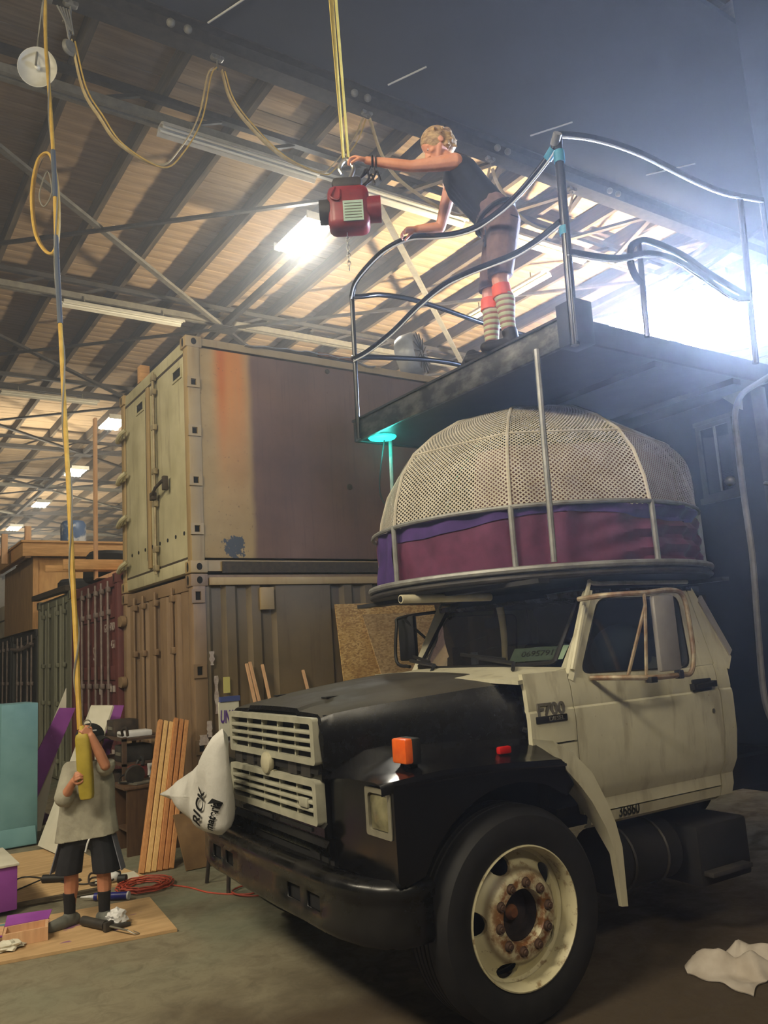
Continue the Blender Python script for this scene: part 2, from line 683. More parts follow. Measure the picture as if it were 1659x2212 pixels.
# ---------------------------------------------------------------- lamps
def strip(label, x0, y, z, along='X', n=2):
    L = 2.44
    o = thing('fluorescent_fixture', label, 'light', (x0 + L / 2, y, z) if along == 'X' else (x0, y + L / 2, z), 'unlit fluorescent strips on the roof trusses')
    prof = [(-0.15, 0.0), (-0.13, 0.06), (-0.05, 0.10), (0.05, 0.10), (0.13, 0.06), (0.15, 0.0), (0.14, 0.0), (0.045, 0.075), (-0.045, 0.075), (-0.14, 0.0)]
    b = LOC[o.name]

    def P(u, v, h):
        return (b.x + u, b.y + v, b.z + h) if along == 'X' else (b.x + v, b.y + u, b.z + h)
    MB().prism([P(-L / 2, q, h) for q, h in prof], V(P(L, 0, 0)) - b).build('reflector', 'white_enamel', o)
    for q in (-0.055, 0.055):
        MB().cyl(P(-L / 2 + .02, q, 0.035), P(L / 2 - .02, q, 0.035), 0.019, 8).build('lamp_tube', 'lamp_tube_off', o)
    for u in (-0.8, 0.8):
        MB().tube([P(u, 0, 0.1), P(u, 0, 0.24)], 0.012, 6).build('hanger', 'steel_grey', o)
    return o


for lb, x, y, al in (('unlit double fluorescent strip nearest the festoon loops, high on the first truss', 3.4, 9.7, 'X'),
                 ('unlit fluorescent strip on the second truss, left of the lit oval lamp', 3.5, 15.78, 'X'),
                 ('unlit fluorescent strip far back, beside the top of the tan container', 3.35, 21.85, 'X'),
                 ('dusty fluorescent strip behind the outstretched arm of the leaning person', 6.3, 9.7, 'X'),
                 ('fluorescent strip on the first truss, right of the hoist above the railing', 9.3, 9.7, 'X'),
                 ('fluorescent strip running slantwise behind the railing post, at knee height of the leaning person', 11.4, 10.5, 'Y')):
    strip(lb, x, y, 8.74, al)


def highbay(label, x, y, m):
    o = thing('high_bay_light', label, 'light', (x, y, 8.72), 'lit four-tube lamps along the roof girder')
    MB().prism([(x - .3, y - .62, 8.78), (x - .24, y - .62, 8.86), (x + .24, y - .62, 8.86), (x + .3, y - .62, 8.78), (x + .29, y - .62, 8.78), (x + .23, y - .62, 8.85), (x - .23, y - .62, 8.85), (x - .29, y - .62, 8.78)], (0, 1.24, 0)).build('reflector', 'white_enamel', o)
    for k in range(4):
        q = x - 0.21 + 0.14 * k
        MB().cyl((q, y - .6, 8.75), (q, y + .6, 8.75), 0.028, 8).build('lamp_tube', m, o)
    for yy in (-0.6, 0.6):
        MB().bb((x - .3, y + yy - .015, 8.73), (x + .3, y + yy + .015, 8.86)).build('end_cap', 'white_enamel', o)
    MB().tube([(x, y, 8.86), (x, y, 9.02)], 0.015, 6).build('hanger', 'steel_grey', o)
    MB().bar((x, y, 9.02), (6.9, y, 9.02), .04, .04).build('hanger_arm', 'steel_grey', o)
    return o


highbay('blazing four-tube lamp behind the red hoist', 6.5, 11.35, 'tube_near')
area('highbay_glow', (6.5, 11.35, 8.65), (6.5, 11.35, 0), 0.6, 170, (1.0, 0.95, 0.8), 1.2)
pt = bpy.data.lights.new('highbay_halo', 'POINT')
pt.energy, pt.color, pt.shadow_soft_size = 130, (1.0, 0.97, 0.88), 0.2
po = bpy.data.objects.new('highbay_halo', pt)
sc.collection.objects.link(po)
po.location = (6.3, 11.1, 8.45)
for lb, y, x in (('lit four-tube lamp beside the top of the container\'s left post', 23.6, 6.7), ('lit four-tube lamp left of the upright timber', 30.2, 7.2), ('lit lamp lower left, third along the girder', 36.7, 7.3), ('farthest lit lamp at the left edge over the timber deck', 43.2, 7.35)):
    highbay(lb, x, y, 'tube_lit')
for (x, y) in ((5, 27), (7, 38), (7, 50), (3, 60), (16, 40)):
    area('roof_glow', (x, y, 5.6), (x + 1.5, y + 2, 9.5), 1.4, 900, (1.0, 0.92, 0.76))  # added uplights without fixtures, brightening the far roof
# the blue-white work flood on the platform
FL = V((6.3, 3.62, 4.22))
o = thing('flood_lamp', 'glaring blue-white three-head work lamp standing on the platform behind the railing', 'lamp', (6.3, 3.62, 3.46))
for k in (-1, 1, 3):
    h_ = MB().box((6.3 - .29 * k * .52, 3.62 + .29 * k * .85, 4.22), (0.2, 0.52, 0.44), 0.55, 0.03).build('housing', 'steel_dark', o)
    MB().box((6.3 - .29 * k * .52 - .10 * .85, 3.62 + .29 * k * .85 - .10 * .52, 4.22), (0.02, 0.48, 0.40), 0.55, 0.005).build('lens', 'flood_glass', o)
MB().tube([(6.55, 3.2, 4.0), (5.8, 4.46, 4.0)], .02, 8).build('cross_bar', 'steel_dark', o)
MB().tube([(6.3, 3.62, 4.05), (6.3, 3.62, 3.5)], 0.02, 8).build('stand_pole', 'steel_dark', o)
for k in range(3):
    a = k * 2.094
    MB().tube([(6.3, 3.62, 3.75), (6.3 + .35 * math.cos(a), 3.62 + .35 * math.sin(a), 3.48)], 0.012, 6).build('leg', 'steel_dark', o)
sp = bpy.data.lights.new('roof_fill', 'SPOT')  # added bare spot away from the platform, brightens the roof on the right
sp.energy, sp.color, sp.spot_size, sp.spot_blend, sp.shadow_soft_size = 15500, (1.0, 0.84, 0.60), math.radians(120), 1.0, 0.3
pt = bpy.data.lights.new('flood_halo', 'POINT')
pt.energy, pt.color, pt.shadow_soft_size = 480, (0.42, 0.58, 1.0), 0.2
po = bpy.data.objects.new('flood_halo', pt)
sc.collection.objects.link(po)
po.location = (6.05, 3.5, 4.3)
so = bpy.data.objects.new('roof_fill', sp)
sc.collection.objects.link(so)
so.location = (12.5, 8.6, 4.6)
so.rotation_euler = (V((11.5, 13.0, 9.5)) - V((12.5, 8.6, 4.6))).to_track_quat('-Z', 'Y').to_euler()

t = bpy.data.materials.new('haze')
t.use_nodes = True
t.node_tree.nodes.clear()
_o = t.node_tree.nodes.new('ShaderNodeOutputMaterial')
_v = t.node_tree.nodes.new('ShaderNodeVolumeScatter')
_v.inputs['Density'].default_value = 0.0125
_v.inputs['Anisotropy'].default_value = 0.75
_v.inputs['Color'].default_value = (0.92, 0.95, 1.0, 1)
t.node_tree.links.new(_v.outputs[0], _o.inputs['Volume'])
hz = MB().bb((-13.9, -9.9, 0.005), (29.4, 73.9, 9.7)).build('haze', t, kind='stuff')  # added scatter volume for lamp glow and a pale veil over the scene

# ---------------------------------------------------------------- shipping containers
def paint(name, c1, c2, rust=(122, 74, 40), ramt=0.25, rough=0.6, sc_=2.0, streak=True):
    t = NT(name)
    co = t.co()
    st = t.co((6, 6, 0.5))
    f = t.noise(sc_, 6, 0.6, co)
    b = t.ramp(f, [(0.3, lin(c1)), (0.7, lin(c2))])
    if streak:
        s = t.noise(2.2, 5, 0.65, st)
        b = t.mix(t.math('MULTIPLY', t.mr(s, 0.52, 0.75), ramt), b, lin(rust))
    sp = t.noise(26, 5, 0.7, co)
    b = t.mix(t.mr(sp, 0.64, 0.72, 0, 0.6), b, lin(rust))
    t.col(b)
    t.set(rough=rough)
    t.bump(t.noise(14, 4, 0.6, co), 0.15, 0.004)
    M[name] = t.m
    return t.m


paint('cream_paint', (168, 160, 122), (200, 192, 156), (110, 90, 52), 0.45)
paint('tan_paint', (158, 134, 92), (176, 152, 108), (128, 92, 50), 0.4)
paint('brown_paint', (126, 102, 76), (148, 122, 92), (88, 64, 44), 0.5)
paint('brown_side', (104, 90, 66), (126, 108, 80), (84, 62, 42), 0.5)
paint('maroon_paint', (92, 46, 46), (112, 62, 58), (66, 40, 34), 0.5)
paint('olive_paint', (112, 112, 92), (134, 134, 112), (78, 72, 54), 0.5)
paint('black_paint', (38, 40, 40), (56, 58, 56), (30, 26, 24), 0.4)
mat('hole_dark', (12, 11, 10), rough=0.95)
mat('gasket', (52, 44, 32), (74, 62, 44), 0.8, scale=20)
mat('rod_metal', (140, 126, 96), (172, 158, 124), 0.5, 0.2, scale=12)
mat('rust', (96, 56, 30), (140, 88, 48), 0.85, scale=14)
mat('white_ink', (200, 190, 180), (168, 150, 142), 0.7, scale=30)

# upper container side: tan at the door end blending softly into purple-brown, a rust run and chipped blue paint
t = NT('upper_side')
co = t.co()
x, y, z = t.sep(co)
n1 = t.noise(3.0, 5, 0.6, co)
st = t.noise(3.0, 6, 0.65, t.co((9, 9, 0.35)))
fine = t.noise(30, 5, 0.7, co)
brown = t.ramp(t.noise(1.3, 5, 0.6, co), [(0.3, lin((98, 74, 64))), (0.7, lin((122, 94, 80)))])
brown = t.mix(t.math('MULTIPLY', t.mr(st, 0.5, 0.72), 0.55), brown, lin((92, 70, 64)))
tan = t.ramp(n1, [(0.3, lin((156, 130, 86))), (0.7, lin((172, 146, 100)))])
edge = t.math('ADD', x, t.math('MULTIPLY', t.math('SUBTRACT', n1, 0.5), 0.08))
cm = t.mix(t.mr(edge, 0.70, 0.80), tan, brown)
rs = t.math('MULTIPLY', t.mr(t.math('ABSOLUTE', t.math('SUBTRACT', x, 0.52)), 0.27, 0.08), t.mr(z, 0.4, 2.45))
cm = t.mix(t.math('MULTIPLY', rs, t.math('ADD', 0.42, t.math('MULTIPLY', st, 0.5))), cm, lin((214, 122, 24)))
core = t.math('MULTIPLY', t.mr(t.math('ABSOLUTE', t.math('SUBTRACT', x, 0.41)), 0.10, 0.0), t.mr(z, 1.0, 2.5))
cm = t.mix(t.math('MULTIPLY', core, 0.7), cm, lin((182, 88, 20)))
dx = t.math('SUBTRACT', x, 0.50)
dz = t.math('SUBTRACT', z, 0.27)
rad = t.math('SQRT', t.math('ADD', t.math('MULTIPLY', dx, dx), t.math('MULTIPLY', dz, dz)))
ch = t.math('ADD', rad, t.math('MULTIPLY', t.math('SUBTRACT', t.noise(13, 4, 0.7, co), 0.5), 0.45))
cm = t.mix(t.mr(ch, 0.12, 0.10), cm, lin((72, 78, 84)))
cm = t.mix(t.math('MULTIPLY', t.mr(fine, 0.62, 0.70), 0.7), cm, lin((96, 66, 42)))
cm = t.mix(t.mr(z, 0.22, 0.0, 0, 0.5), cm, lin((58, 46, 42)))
t.col(cm)
t.set(rough=0.62)
t.bump(t.noise(9, 4, 0.6, co), 0.12, 0.006)
M['upper_side'] = t.m


def casting(o, x, y, z, m, fx=-1, fy=-1):
    """corner casting with oval openings on its two seen faces"""
    ob = MB().box((x, y, z), (0.19, 0.17, 0.13), None, 0.012).build('corner_casting', m, o)
    for c, e1, e2, d in (((x, y + fy * 0.085, z), (1, 0, 0), (0, 0, 1), (0, fy, 0)), ((x + fx * 0.095, y, z), (0, 1, 0), (0, 0, 1), (fx, 0, 0))):
        pts = []
        w_, h_ = (0.030, 0.038) if d[1] else (0.022, 0.05)
        for k in range(16):
            a = 2 * PI * k / 16
            pts.append(V(c) + V(d) * 0.003 + V(e1) * w_ * math.cos(a) + V(e2) * h_ * math.sin(a))
        MB().prism(pts, V(d) * -0.008).build('casting_hole', 'hole_dark', ob)


def wave(L, period, depth, flats=()):
    """corrugation profile along a run of length L: (distance, depth)"""
    out, s = [(0, 0)], 0.05
    while s < L - period:
        if any(a < s < b for a, b in flats):
            s += period / 2
            continue
        q = period / 4
        out += [(s, 0), (s + q * .6, depth), (s + q * 2, depth), (s + q * 2.6, 0)]
        s += period
    out.append((L, 0))
    return out


def container(label, x0, y0, z0, L, W, H, mp, ms, md, name='shipping_container'):
    o = thing(name, label, 'container', (x0, y0, z0))
    x1, y1, z1 = x0 + L, y0 + W, z0 + H
    for yy in (y0 + .07, y1 - .07):
        MB().bb((x0 + .02, yy - .065, z0 + .1), (x0 + .16, yy + .065, z1 - .1), 0.008).build('corner_post', mp, o)
        MB().bb((x1 - .16, yy - .065, z0 + .1), (x1 - .02, yy + .065, z1 - .1)).build('corner_post', mp, o)
        MB().bb((x0 + .1, yy - .05, z1 - .12), (x1 - .1, yy + .05, z1 - .01)).build('top_rail', mp, o)
        MB().bb((x0 + .1, yy - .05, z0 + .02), (x1 - .1, yy + .05, z0 + .16)).build('bottom_rail', mp, o)
    for xx in (x0 + .095, x1 - .095):
        for yy in (y0 + .083, y1 - .083):
            for zz in (z0 + .065, z1 - .065):
                casting(o, xx, yy, zz, mp)
    MB().bb((x0 + .03, y0 + .13, z1 - .16), (x0 + .14, y1 - .13, z1 - .02), 0.008).build('door_header', md, o)
    MB().bb((x0 + .03, y0 + .13, z0 + .02), (x0 + .14, y1 - .13, z0 + .16), 0.008).build('door_sill', md, o)
    MB().bb((x0 + .1, y0 + .06, z1 - .05), (x1 - .1, y1 - .06, z1 - .03)).build('roof_panel', mp, o)
    MB().bb((x1 - .1, y0 + .1, z0 + .1), (x1 - .06, y1 - .1, z1 - .1)).build('end_panel', ms, o)
    MB().bb((x0 + .1, y1 - .08, z0 + .1), (x1 - .1, y1 - .05, z1 - .1)).build('side_panel', ms, o)
    return o


def corr_side(o, x0, x1, y, z0, z1, m, flats=()):
    pr = wave(x1 - x0, 0.29, 0.045, flats)
    MB().loft([[(x0 + s, y + d, z0) for s, d in pr], [(x0 + s, y + d, z1) for s, d in pr]], closed_v=False, cap=False).build('side_panel', m, o, recalc=False, sharp=20)


def corr_door(o, x, ya, yb, z0, z1, m, n=3):
    pr, W = [], yb - ya
    for k in range(n):
        a = ya + W * k / n
        q = W / n
        pr += [(a + .02, 0), (a + q * .62, 0), (a + q * .70, .05), (a + q * .92, .05), (a + q * .99, 0)]
    d = MB().prism([(x + dd, yy, z0) for yy, dd in pr] + [(x + .09, yb, z0), (x + .09, ya, z0)], (0, 0, z1 - z0)).build('door', m, o, sharp=20)
    return d


def rod(o, x, y, z0, z1, m='rod_metal', brackets=(0.08, 0.4, 0.62, 0.92)):
    r = MB().tube([(x, y, z0), (x, y, z1)], 0.017, 8).build('lock_rod', m, o)
    for f in brackets:
        MB().box((x + .005, y, z0 + (z1 - z0) * f), (0.05, 0.09, 0.07), None, 0.008).build('rod_bracket', m, r)
    return r


# upper, tan
o = container('tan and brown rust-streaked container on top of the stack, cream doors', 3.05, 8.05, 2.60, 6.06, 2.44, 2.59, 'tan_paint', 'brown_paint', 'cream_paint')
up = o
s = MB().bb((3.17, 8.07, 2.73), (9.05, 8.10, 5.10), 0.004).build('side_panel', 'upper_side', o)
# the side panel's shading is laid out from the container corner
for ya, yb in ((8.19, 9.20), (9.24, 10.36)):
    d = MB().bb((3.09, ya, 2.77), (3.15, yb, 5.02), 0.006).build('door', 'cream_paint', o)
    MB().frame([(3.088, ya - .012, 2.76), (3.088, yb + .012, 2.76), (3.088, yb + .012, 5.03), (3.088, ya - .012, 5.03)],
               [(3.088, ya + .012, 2.785), (3.088, yb - .012, 2.785), (3.088, yb - .012, 5.005), (3.088, ya + .012, 5.005)], (0.02, 0, 0)).build('door_gasket', 'gasket', d)
    yc = 8.42 if ya < 9 else 9.74
    MB().frame([(3.078, yc - .15, 4.78), (3.078, yc + .15, 4.78), (3.078, yc + .15, 4.93), (3.078, yc - .15, 4.93)],
               [(3.078, yc - .12, 4.805), (3.078, yc + .12, 4.805), (3.078, yc + .12, 4.905), (3.078, yc - .12, 4.905)], (0.015, 0, 0)).build('vent_frame', 'cream_paint', d)
    MB().bb((3.086, yc - .12, 4.805), (3.092, yc + .12, 4.905)).build('vent_opening', 'hole_dark', d)
    for k in range(4):
        MB().cyl((3.084, ya + .12 + k * .26, 3.05), (3.092, ya + .12 + k * .26, 3.05), 0.022, 10).build('bolt_hole', 'hole_dark', d)
MB().bb((3.06, 9.36, 2.8), (3.09, 9.45, 5.0), 0.008).build('door_channel', 'tan_paint', o)
MB().bb((3.065, 9.46, 2.9), (3.088, 9.475, 4.9)).build('rubber_strip', 'gasket', o)
rod(o, 3.045, 9.12, 2.70, 5.10, brackets=(0.03, 0.12, 0.34, 0.5, 0.72, 0.9, 0.97))
h = MB().tube([(3.0, 9.10, 3.60), (2.985, 8.92, 3.66), (2.99, 8.70, 3.70)], 0.018, 8).box((3.02, 9.1, 3.6), (0.06, 0.1, 0.09), None, 0.01).box((3.03, 8.72, 3.68), (0.06, 0.06, 0.16), None, 0.01).build('door_handle', 'gasket', o)
for zz in (4.66, 4.12, 3.58, 3.06):
    b = MB().frame([(3.06, 8.035, zz - .06), (3.20, 8.035, zz - .06), (3.20, 8.035, zz + .06), (3.06, 8.035, zz + .06)], [(3.10, 8.035, zz - .035), (3.16, 8.035, zz - .035), (3.16, 8.035, zz + .035), (3.10, 8.035, zz + .035)], (0, 0.03, 0)).build('hinge_lug', 'tan_paint', o)
    MB().bb((3.11, 8.05, zz - .03), (3.155, 8.06, zz + .03)).build('lug_hole', 'hole_dark', b)
for zz in (4.62, 4.06, 3.5, 2.92):
    MB().tube(spline([(3.04, 10.46, zz - .03), (2.99, 10.40, zz - .05), (2.98, 10.25, zz), (3.03, 10.17, zz + .05)], 4), 0.028, 8).box((3.04, 10.36, zz), (0.03, 0.2, 0.07), None, 0.008).build('hinge_strap', 'cream_paint', o)
for px, pz, r in ((5.04, 3.62, .035), (4.82, 5.02, .03)):
    MB().cyl((px, 8.055, pz), (px, 8.075, pz), r, 12).build('vent_plug', 'gasket', o)
MB().bb((3.4, 8.045, 2.60), (9.0, 8.065, 2.72)).build('dark_rail_slot', 'gasket', o)

# lower, brown corrugated
o = container('brown corrugated container at the bottom of the stack, behind the truck', 3.05, 8.05, 0.0, 6.06, 2.44, 2.59, 'brown_paint', 'brown_side', 'brown_paint')
corr_side(o, 3.2, 8.95, 8.07, 0.14, 2.48, 'brown_side', ((0.88, 1.45), (2.9, 3.3)))
MB().bb((3.25, 8.04, 2.47), (8.9, 8.06, 2.55), 0.004).build('rub_rail', 'tan_paint', o)
corr_door(o, 3.07, 8.19, 9.21, 0.16, 2.42, 'brown_paint')
corr_door(o, 3.07, 9.24, 10.33, 0.16, 2.42, 'brown_paint')
for yy in (8.62, 9.18, 9.62, 9.95):
    rod(o, 3.045, yy, 0.1, 2.5, 'brown_paint', (0.05, 0.3, 0.72, 0.95))
for zz in (2.36, 1.60, 0.85):
    b = MB().frame([(3.05, 8.035, zz - .07), (3.19, 8.035, zz - .07), (3.19, 8.035, zz + .07), (3.05, 8.035, zz + .07)], [(3.09, 8.035, zz - .045), (3.15, 8.035, zz - .045), (3.15, 8.035, zz + .045), (3.09, 8.035, zz + .045)], (0, 0.03, 0)).build('hinge_lug', 'brown_paint', o)
    MB().bb((3.10, 8.05, zz - .04), (3.145, 8.06, zz + .04)).build('lug_hole', 'hole_dark', b)
for zz in (2.25, 1.5, 0.62):
    MB().cyl((3.0, 10.38, zz), (3.06, 10.38, zz), 0.07, 12).bb((3.02, 10.38, zz - .06), (3.05, 10.56, zz + .06)).build('hinge_strap', 'brown_paint', o)
MB().bb((3.82, 8.035, 2.20), (3.98, 8.07, 2.44), 0.004).build('patch_plate', 'tan_paint', o)
for (a, b, c, d_) in ((3.30, 1.35, .04, .38), (3.26, 1.72, .05, .14), (3.14, 0.92, .09, .10), (3.20, 1.02, .05, .16)):
    MB().grid(lambda u, v, a=a, b=b, c=c, d_=d_: V((a + (u - .5) * c * (1 + .8 * noise.noise((v * 5, a * 9, 0))), 8.066 if a > 3.2 else 8.032, b + (v - .5) * d_)), 3, 8).build('paint_drip', 'white_ink', o)
MB().bb((3.36, 8.02, 1.36), (3.43, 8.03, 1.52)).build('note', mat('yellow_note', (206, 198, 120), rough=0.8), o)

# the row to the left
o = container('maroon container with white numbers, left of the brown stack', 3.0, 10.56, 0.0, 6.06, 2.42, 2.89, 'maroon_paint', 'maroon_paint', 'maroon_paint')
for ya, yb in ((10.70, 11.75), (11.78, 12.84)):
    d = MB().bb((3.07, ya, 0.16), (3.13, yb, 2.74), 0.006).build('door', 'maroon_paint', o)
    for zz in (0.55, 1.05, 1.55, 2.35):
        MB().bb((3.045, ya + .06, zz - .02), (3.075, yb - .06, zz + .16), 0.008).build('door_rib', 'maroon_paint', d)
for yy in (11.0, 11.32, 11.62, 11.98, 12.35):
    rod(o, 3.02, yy, 0.08, 2.82, 'rod_grey' if 'rod_grey' in M else mat('rod_grey', (120, 106, 100), (146, 132, 124), 0.5, 0.2, scale=12).name, (0.05, 0.18, 0.5, 0.85, 0.96))
L_, U_ = (0, -1, 0), (0, 0, 1)
text('lettering', 'GES', 0.15, (3.04, 11.16, 2.20), L_, U_, 'white_ink', o, sx=.8)
text('lettering', '478098', 0.15, (3.04, 10.86, 2.21), L_, U_, 'white_ink', o, sx=.62)
text('lettering', '4G61', 0.15, (3.04, 10.84, 1.98), L_, U_, 'white_ink', o, sx=.62)
text('lettering', 'T', 0.22, (3.04, 12.05, 1.95), L_, U_, 'white_ink', o)
text('lettering', 'S', 0.26, (3.04, 11.78, 1.88), L_, U_, 'white_ink', o, sx=.7)
for yy, zz, q in ((11.45, 1.38, .10), (11.0, 1.42, .12), (10.82, 1.42, .10), (11.12, 1.12, .1), (10.84, 1.12, .16), (10.86, .62, .14), (11.14, .60, .1)):
    MB().bb((3.035, yy - q / 2, zz - .04), (3.045, yy + q / 2, zz + .04)).build('faded_marking', 'white_ink', o)
o = container('olive grey corrugated container, third in the row from the stack', 3.0, 13.0, 0.0, 6.06, 2.42, 2.89, 'olive_paint', 'olive_paint', 'olive_paint')
corr_door(o, 3.04, 13.13, 14.19, 0.16, 2.74, 'olive_paint')
corr_door(o, 3.04, 14.22, 15.29, 0.16, 2.74, 'olive_paint')
for yy in (13.45, 13.9, 14.5, 14.95):
    rod(o, 3.01, yy, 0.08, 2.82, 'olive_paint')
o = container('black low container with pale bars, far left of the row', 3.0, 15.5, 0.0, 6.06, 2.42, 2.44, 'black_paint', 'black_paint', 'black_paint')
for ya, yb in ((15.64, 16.68), (16.72, 17.78)):
    MB().bb((3.07, ya, .16), (3.13, yb, 2.28), 0.006).build('door', 'black_paint', o)
for yy in (15.95, 16.3, 16.9, 17.3):
    rod(o, 3.02, yy, 0.08, 2.36, 'rod_grey')
MB().tube(spline([(2.98, 15.8, 2.2), (2.96, 16.6, 2.12), (2.98, 17.7, 2.16)], 5), 0.03, 6).build('hanging_cable', 'rod_grey', o)
o = container('black container at the left edge of the picture', 3.0, 18.0, 0.0, 6.06, 2.42, 2.44, 'black_paint', 'black_paint', 'black_paint')
for ya, yb in ((18.14, 19.18), (19.22, 20.28)):
    MB().bb((3.07, ya, .16), (3.13, yb, 2.28), 0.006).build('door', 'black_paint', o)
for yy in (18.4, 18.9, 19.4, 19.9):
    rod(o, 3.02, yy, 0.08, 2.36, 'rod_grey')

# ---------------------------------------------------------------- on top of the containers
mat('pine', (186, 138, 84), (214, 166, 108), 0.65, scale=5, stretch=(1, 8, 8), bump=0.1)
mat('pine_v', (182, 134, 82), (212, 164, 106), 0.65, scale=5, stretch=(8, 8, 1), bump=0.1)
mat('pine_pale', (204, 158, 118), (222, 180, 138), 0.65, scale=4, stretch=(8, 8, .7), bump=0.1)
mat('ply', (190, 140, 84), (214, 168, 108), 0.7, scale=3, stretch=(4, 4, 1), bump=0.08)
mat('tarp_silver', (134, 136, 132), (160, 162, 158), 0.35, 0.1, scale=6)
mat('rubber', (20, 20, 20), (32, 31, 29), 0.75, scale=10, bump=0.2)
mat('ply_shade', (150, 118, 78), (176, 142, 98), 0.7, scale=3, stretch=(4, 4, 1))  # shaded copy of ply, the side walls' shade put into the colour

o = thing('plywood_shed', 'unfinished plywood shed with timber deck roof, standing on the dark containers', 'shed', (3.6, 17.2, 2.44))
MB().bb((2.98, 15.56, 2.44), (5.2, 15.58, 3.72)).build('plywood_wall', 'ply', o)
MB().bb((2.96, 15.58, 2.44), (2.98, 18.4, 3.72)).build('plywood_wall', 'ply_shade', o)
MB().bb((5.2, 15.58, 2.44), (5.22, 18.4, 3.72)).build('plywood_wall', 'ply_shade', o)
for xx, yy in ((3.0, 15.545), (4.1, 15.545), (5.15, 15.545)):
    MB().bb((xx - .045, yy - .02, 2.44), (xx + .045, yy + .015, 3.72)).build('stud', 'pine_v', o)
MB().bb((2.75, 15.36, 3.72), (5.4, 15.40, 3.96), 0.004).build('fascia_board', 'pine', o)
MB().bb((2.75, 15.40, 3.72), (2.79, 18.7, 3.96), 0.004).build('fascia_board', 'pine', o)
for k in range(9):
    MB().bb((2.9 + k * .3, 15.40, 3.76), (2.94 + k * .3, 18.6, 3.92)).build('joist', 'pine', o)
dk = MB().bb((2.72, 15.33, 3.962), (5.42, 15.46, 4.0), 0.003).build('deck_board', 'pine', o)
copies(dk, o, [((0, .14 * k, 0), 0) for k in range(1, 24)])
for xx, yy in ((2.85, 15.45), (2.62, 16.4), (2.8, 18.3)):
    MB().bb((xx - .05, yy - .045, 3.7), (xx + .05, yy + .045, 4.26), 0.003).build('stub_post', 'pine_pale', o)
MB().bb((2.98, 11.46, 2.89), (3.02, 11.55, 5.19), 0.003).build('upright_timber', 'pine_pale')
ut = bpy.data.objects['upright_timber']
tag(ut, 'single tall pale timber standing upright on the maroon container', 'timber')
tag(MB().bb((2.55, 11.40, 3.02), (3.7, 11.44, 3.16), 0.003).build('loose_plank', 'pine'), 'rough plank lying across the foot of the upright timber', 'plank')
tag(MB().bb((2.36, 11.58, 3.01), (3.3, 11.62, 3.10), 0.003).build('loose_plank', 'pine'), 'thin plank sticking out left behind the rough plank', 'plank')
tag(MB().prism([(2.97, 11.3, 2.895), (3.2, 11.3, 2.895), (3.55, 11.3, 3.08), (3.5, 11.3, 3.11)], (0, .16, 0)).build('wood_offcut', 'pine_pale'), 'pale wedge-shaped offcut at the foot of the upright timber', 'wood')
for (x, y, z, lb) in ((3.3, 12.0, 2.90, 'old black tyre lying near the upright timber on the maroon container'), (3.3, 13.6, 2.90, 'old black tyre lying on the olive container'), (3.32, 11.9, 3.12, 'second black tyre, stacked on the one by the upright timber')):
    tag(MB().lathe([(.16, -.09), (.30, -.1), (.34, -.05), (.34, .05), (.30, .1), (.16, .09)], (x, y, z + .1), (0.03, 0, 1), 24, closed=True).build('old_tyre', 'rubber'), lb, 'tyre')
for (x0, y0, x1, y1, z) in ((2.9, 14.9, 3.1, 13.1, 2.9), (3.05, 15.2, 3.3, 13.3, 2.9)):
    pass
tag(MB().bar((2.95, 15.3, 2.95), (3.0, 13.05, 2.93), .12, .09, bev=.006).build('loose_plank', 'gasket'), 'dark weathered beam on the front edge of the olive container', 'plank')
tag(MB().bb((3.0, 16.2, 2.45), (4.0, 17.0, 2.6)).build('packing_crate', 'black_paint'), 'flat black crate on the far left container', 'crate')
tag(MB().box((2.35, 14.2, 2.60), (0.5, .6, .4), None, .03).bb((2.11, 13.91, 2.61), (2.35, 13.92, 2.63)).bb((2.08, 13.88, 2.0), (2.62, 14.52, 2.4)).build('appliance', 'far_wall'), 'pale boxy appliance on a stand left of the olive container', 'appliance')
bpy.data.objects['appliance'].location.z = 0
bpy.data.objects.remove(bpy.data.objects['appliance'])
o = thing('appliance', 'pale metal cabinet standing on the far left black container', 'cabinet', (3.25, 18.9, 2.44))
MB().bb((3.0, 18.5, 2.44), (3.6, 20.2, 3.1), .02).build('body', 'far_wall', o)
MB().bb((2.985, 18.55, 2.78), (2.995, 20.1, 2.80)).build('seam_trim', 'gasket', o)
o = thing('plastic_drum', 'blue and white drum on the timber deck, left of the containers', 'drum', (4.0, 16.6, 4.0))
MB().lathe([(0, 0), (.22, 0), (.24, .03), (.24, .5), (.2, .56), (0, .57)], (3.9, 16.6, 4.01), (0, 0, 1), 20).build('body', mat('drum_blue', (96, 124, 168), (214, 220, 226), .35, scale=2, lo=.45, hi=.5), o)
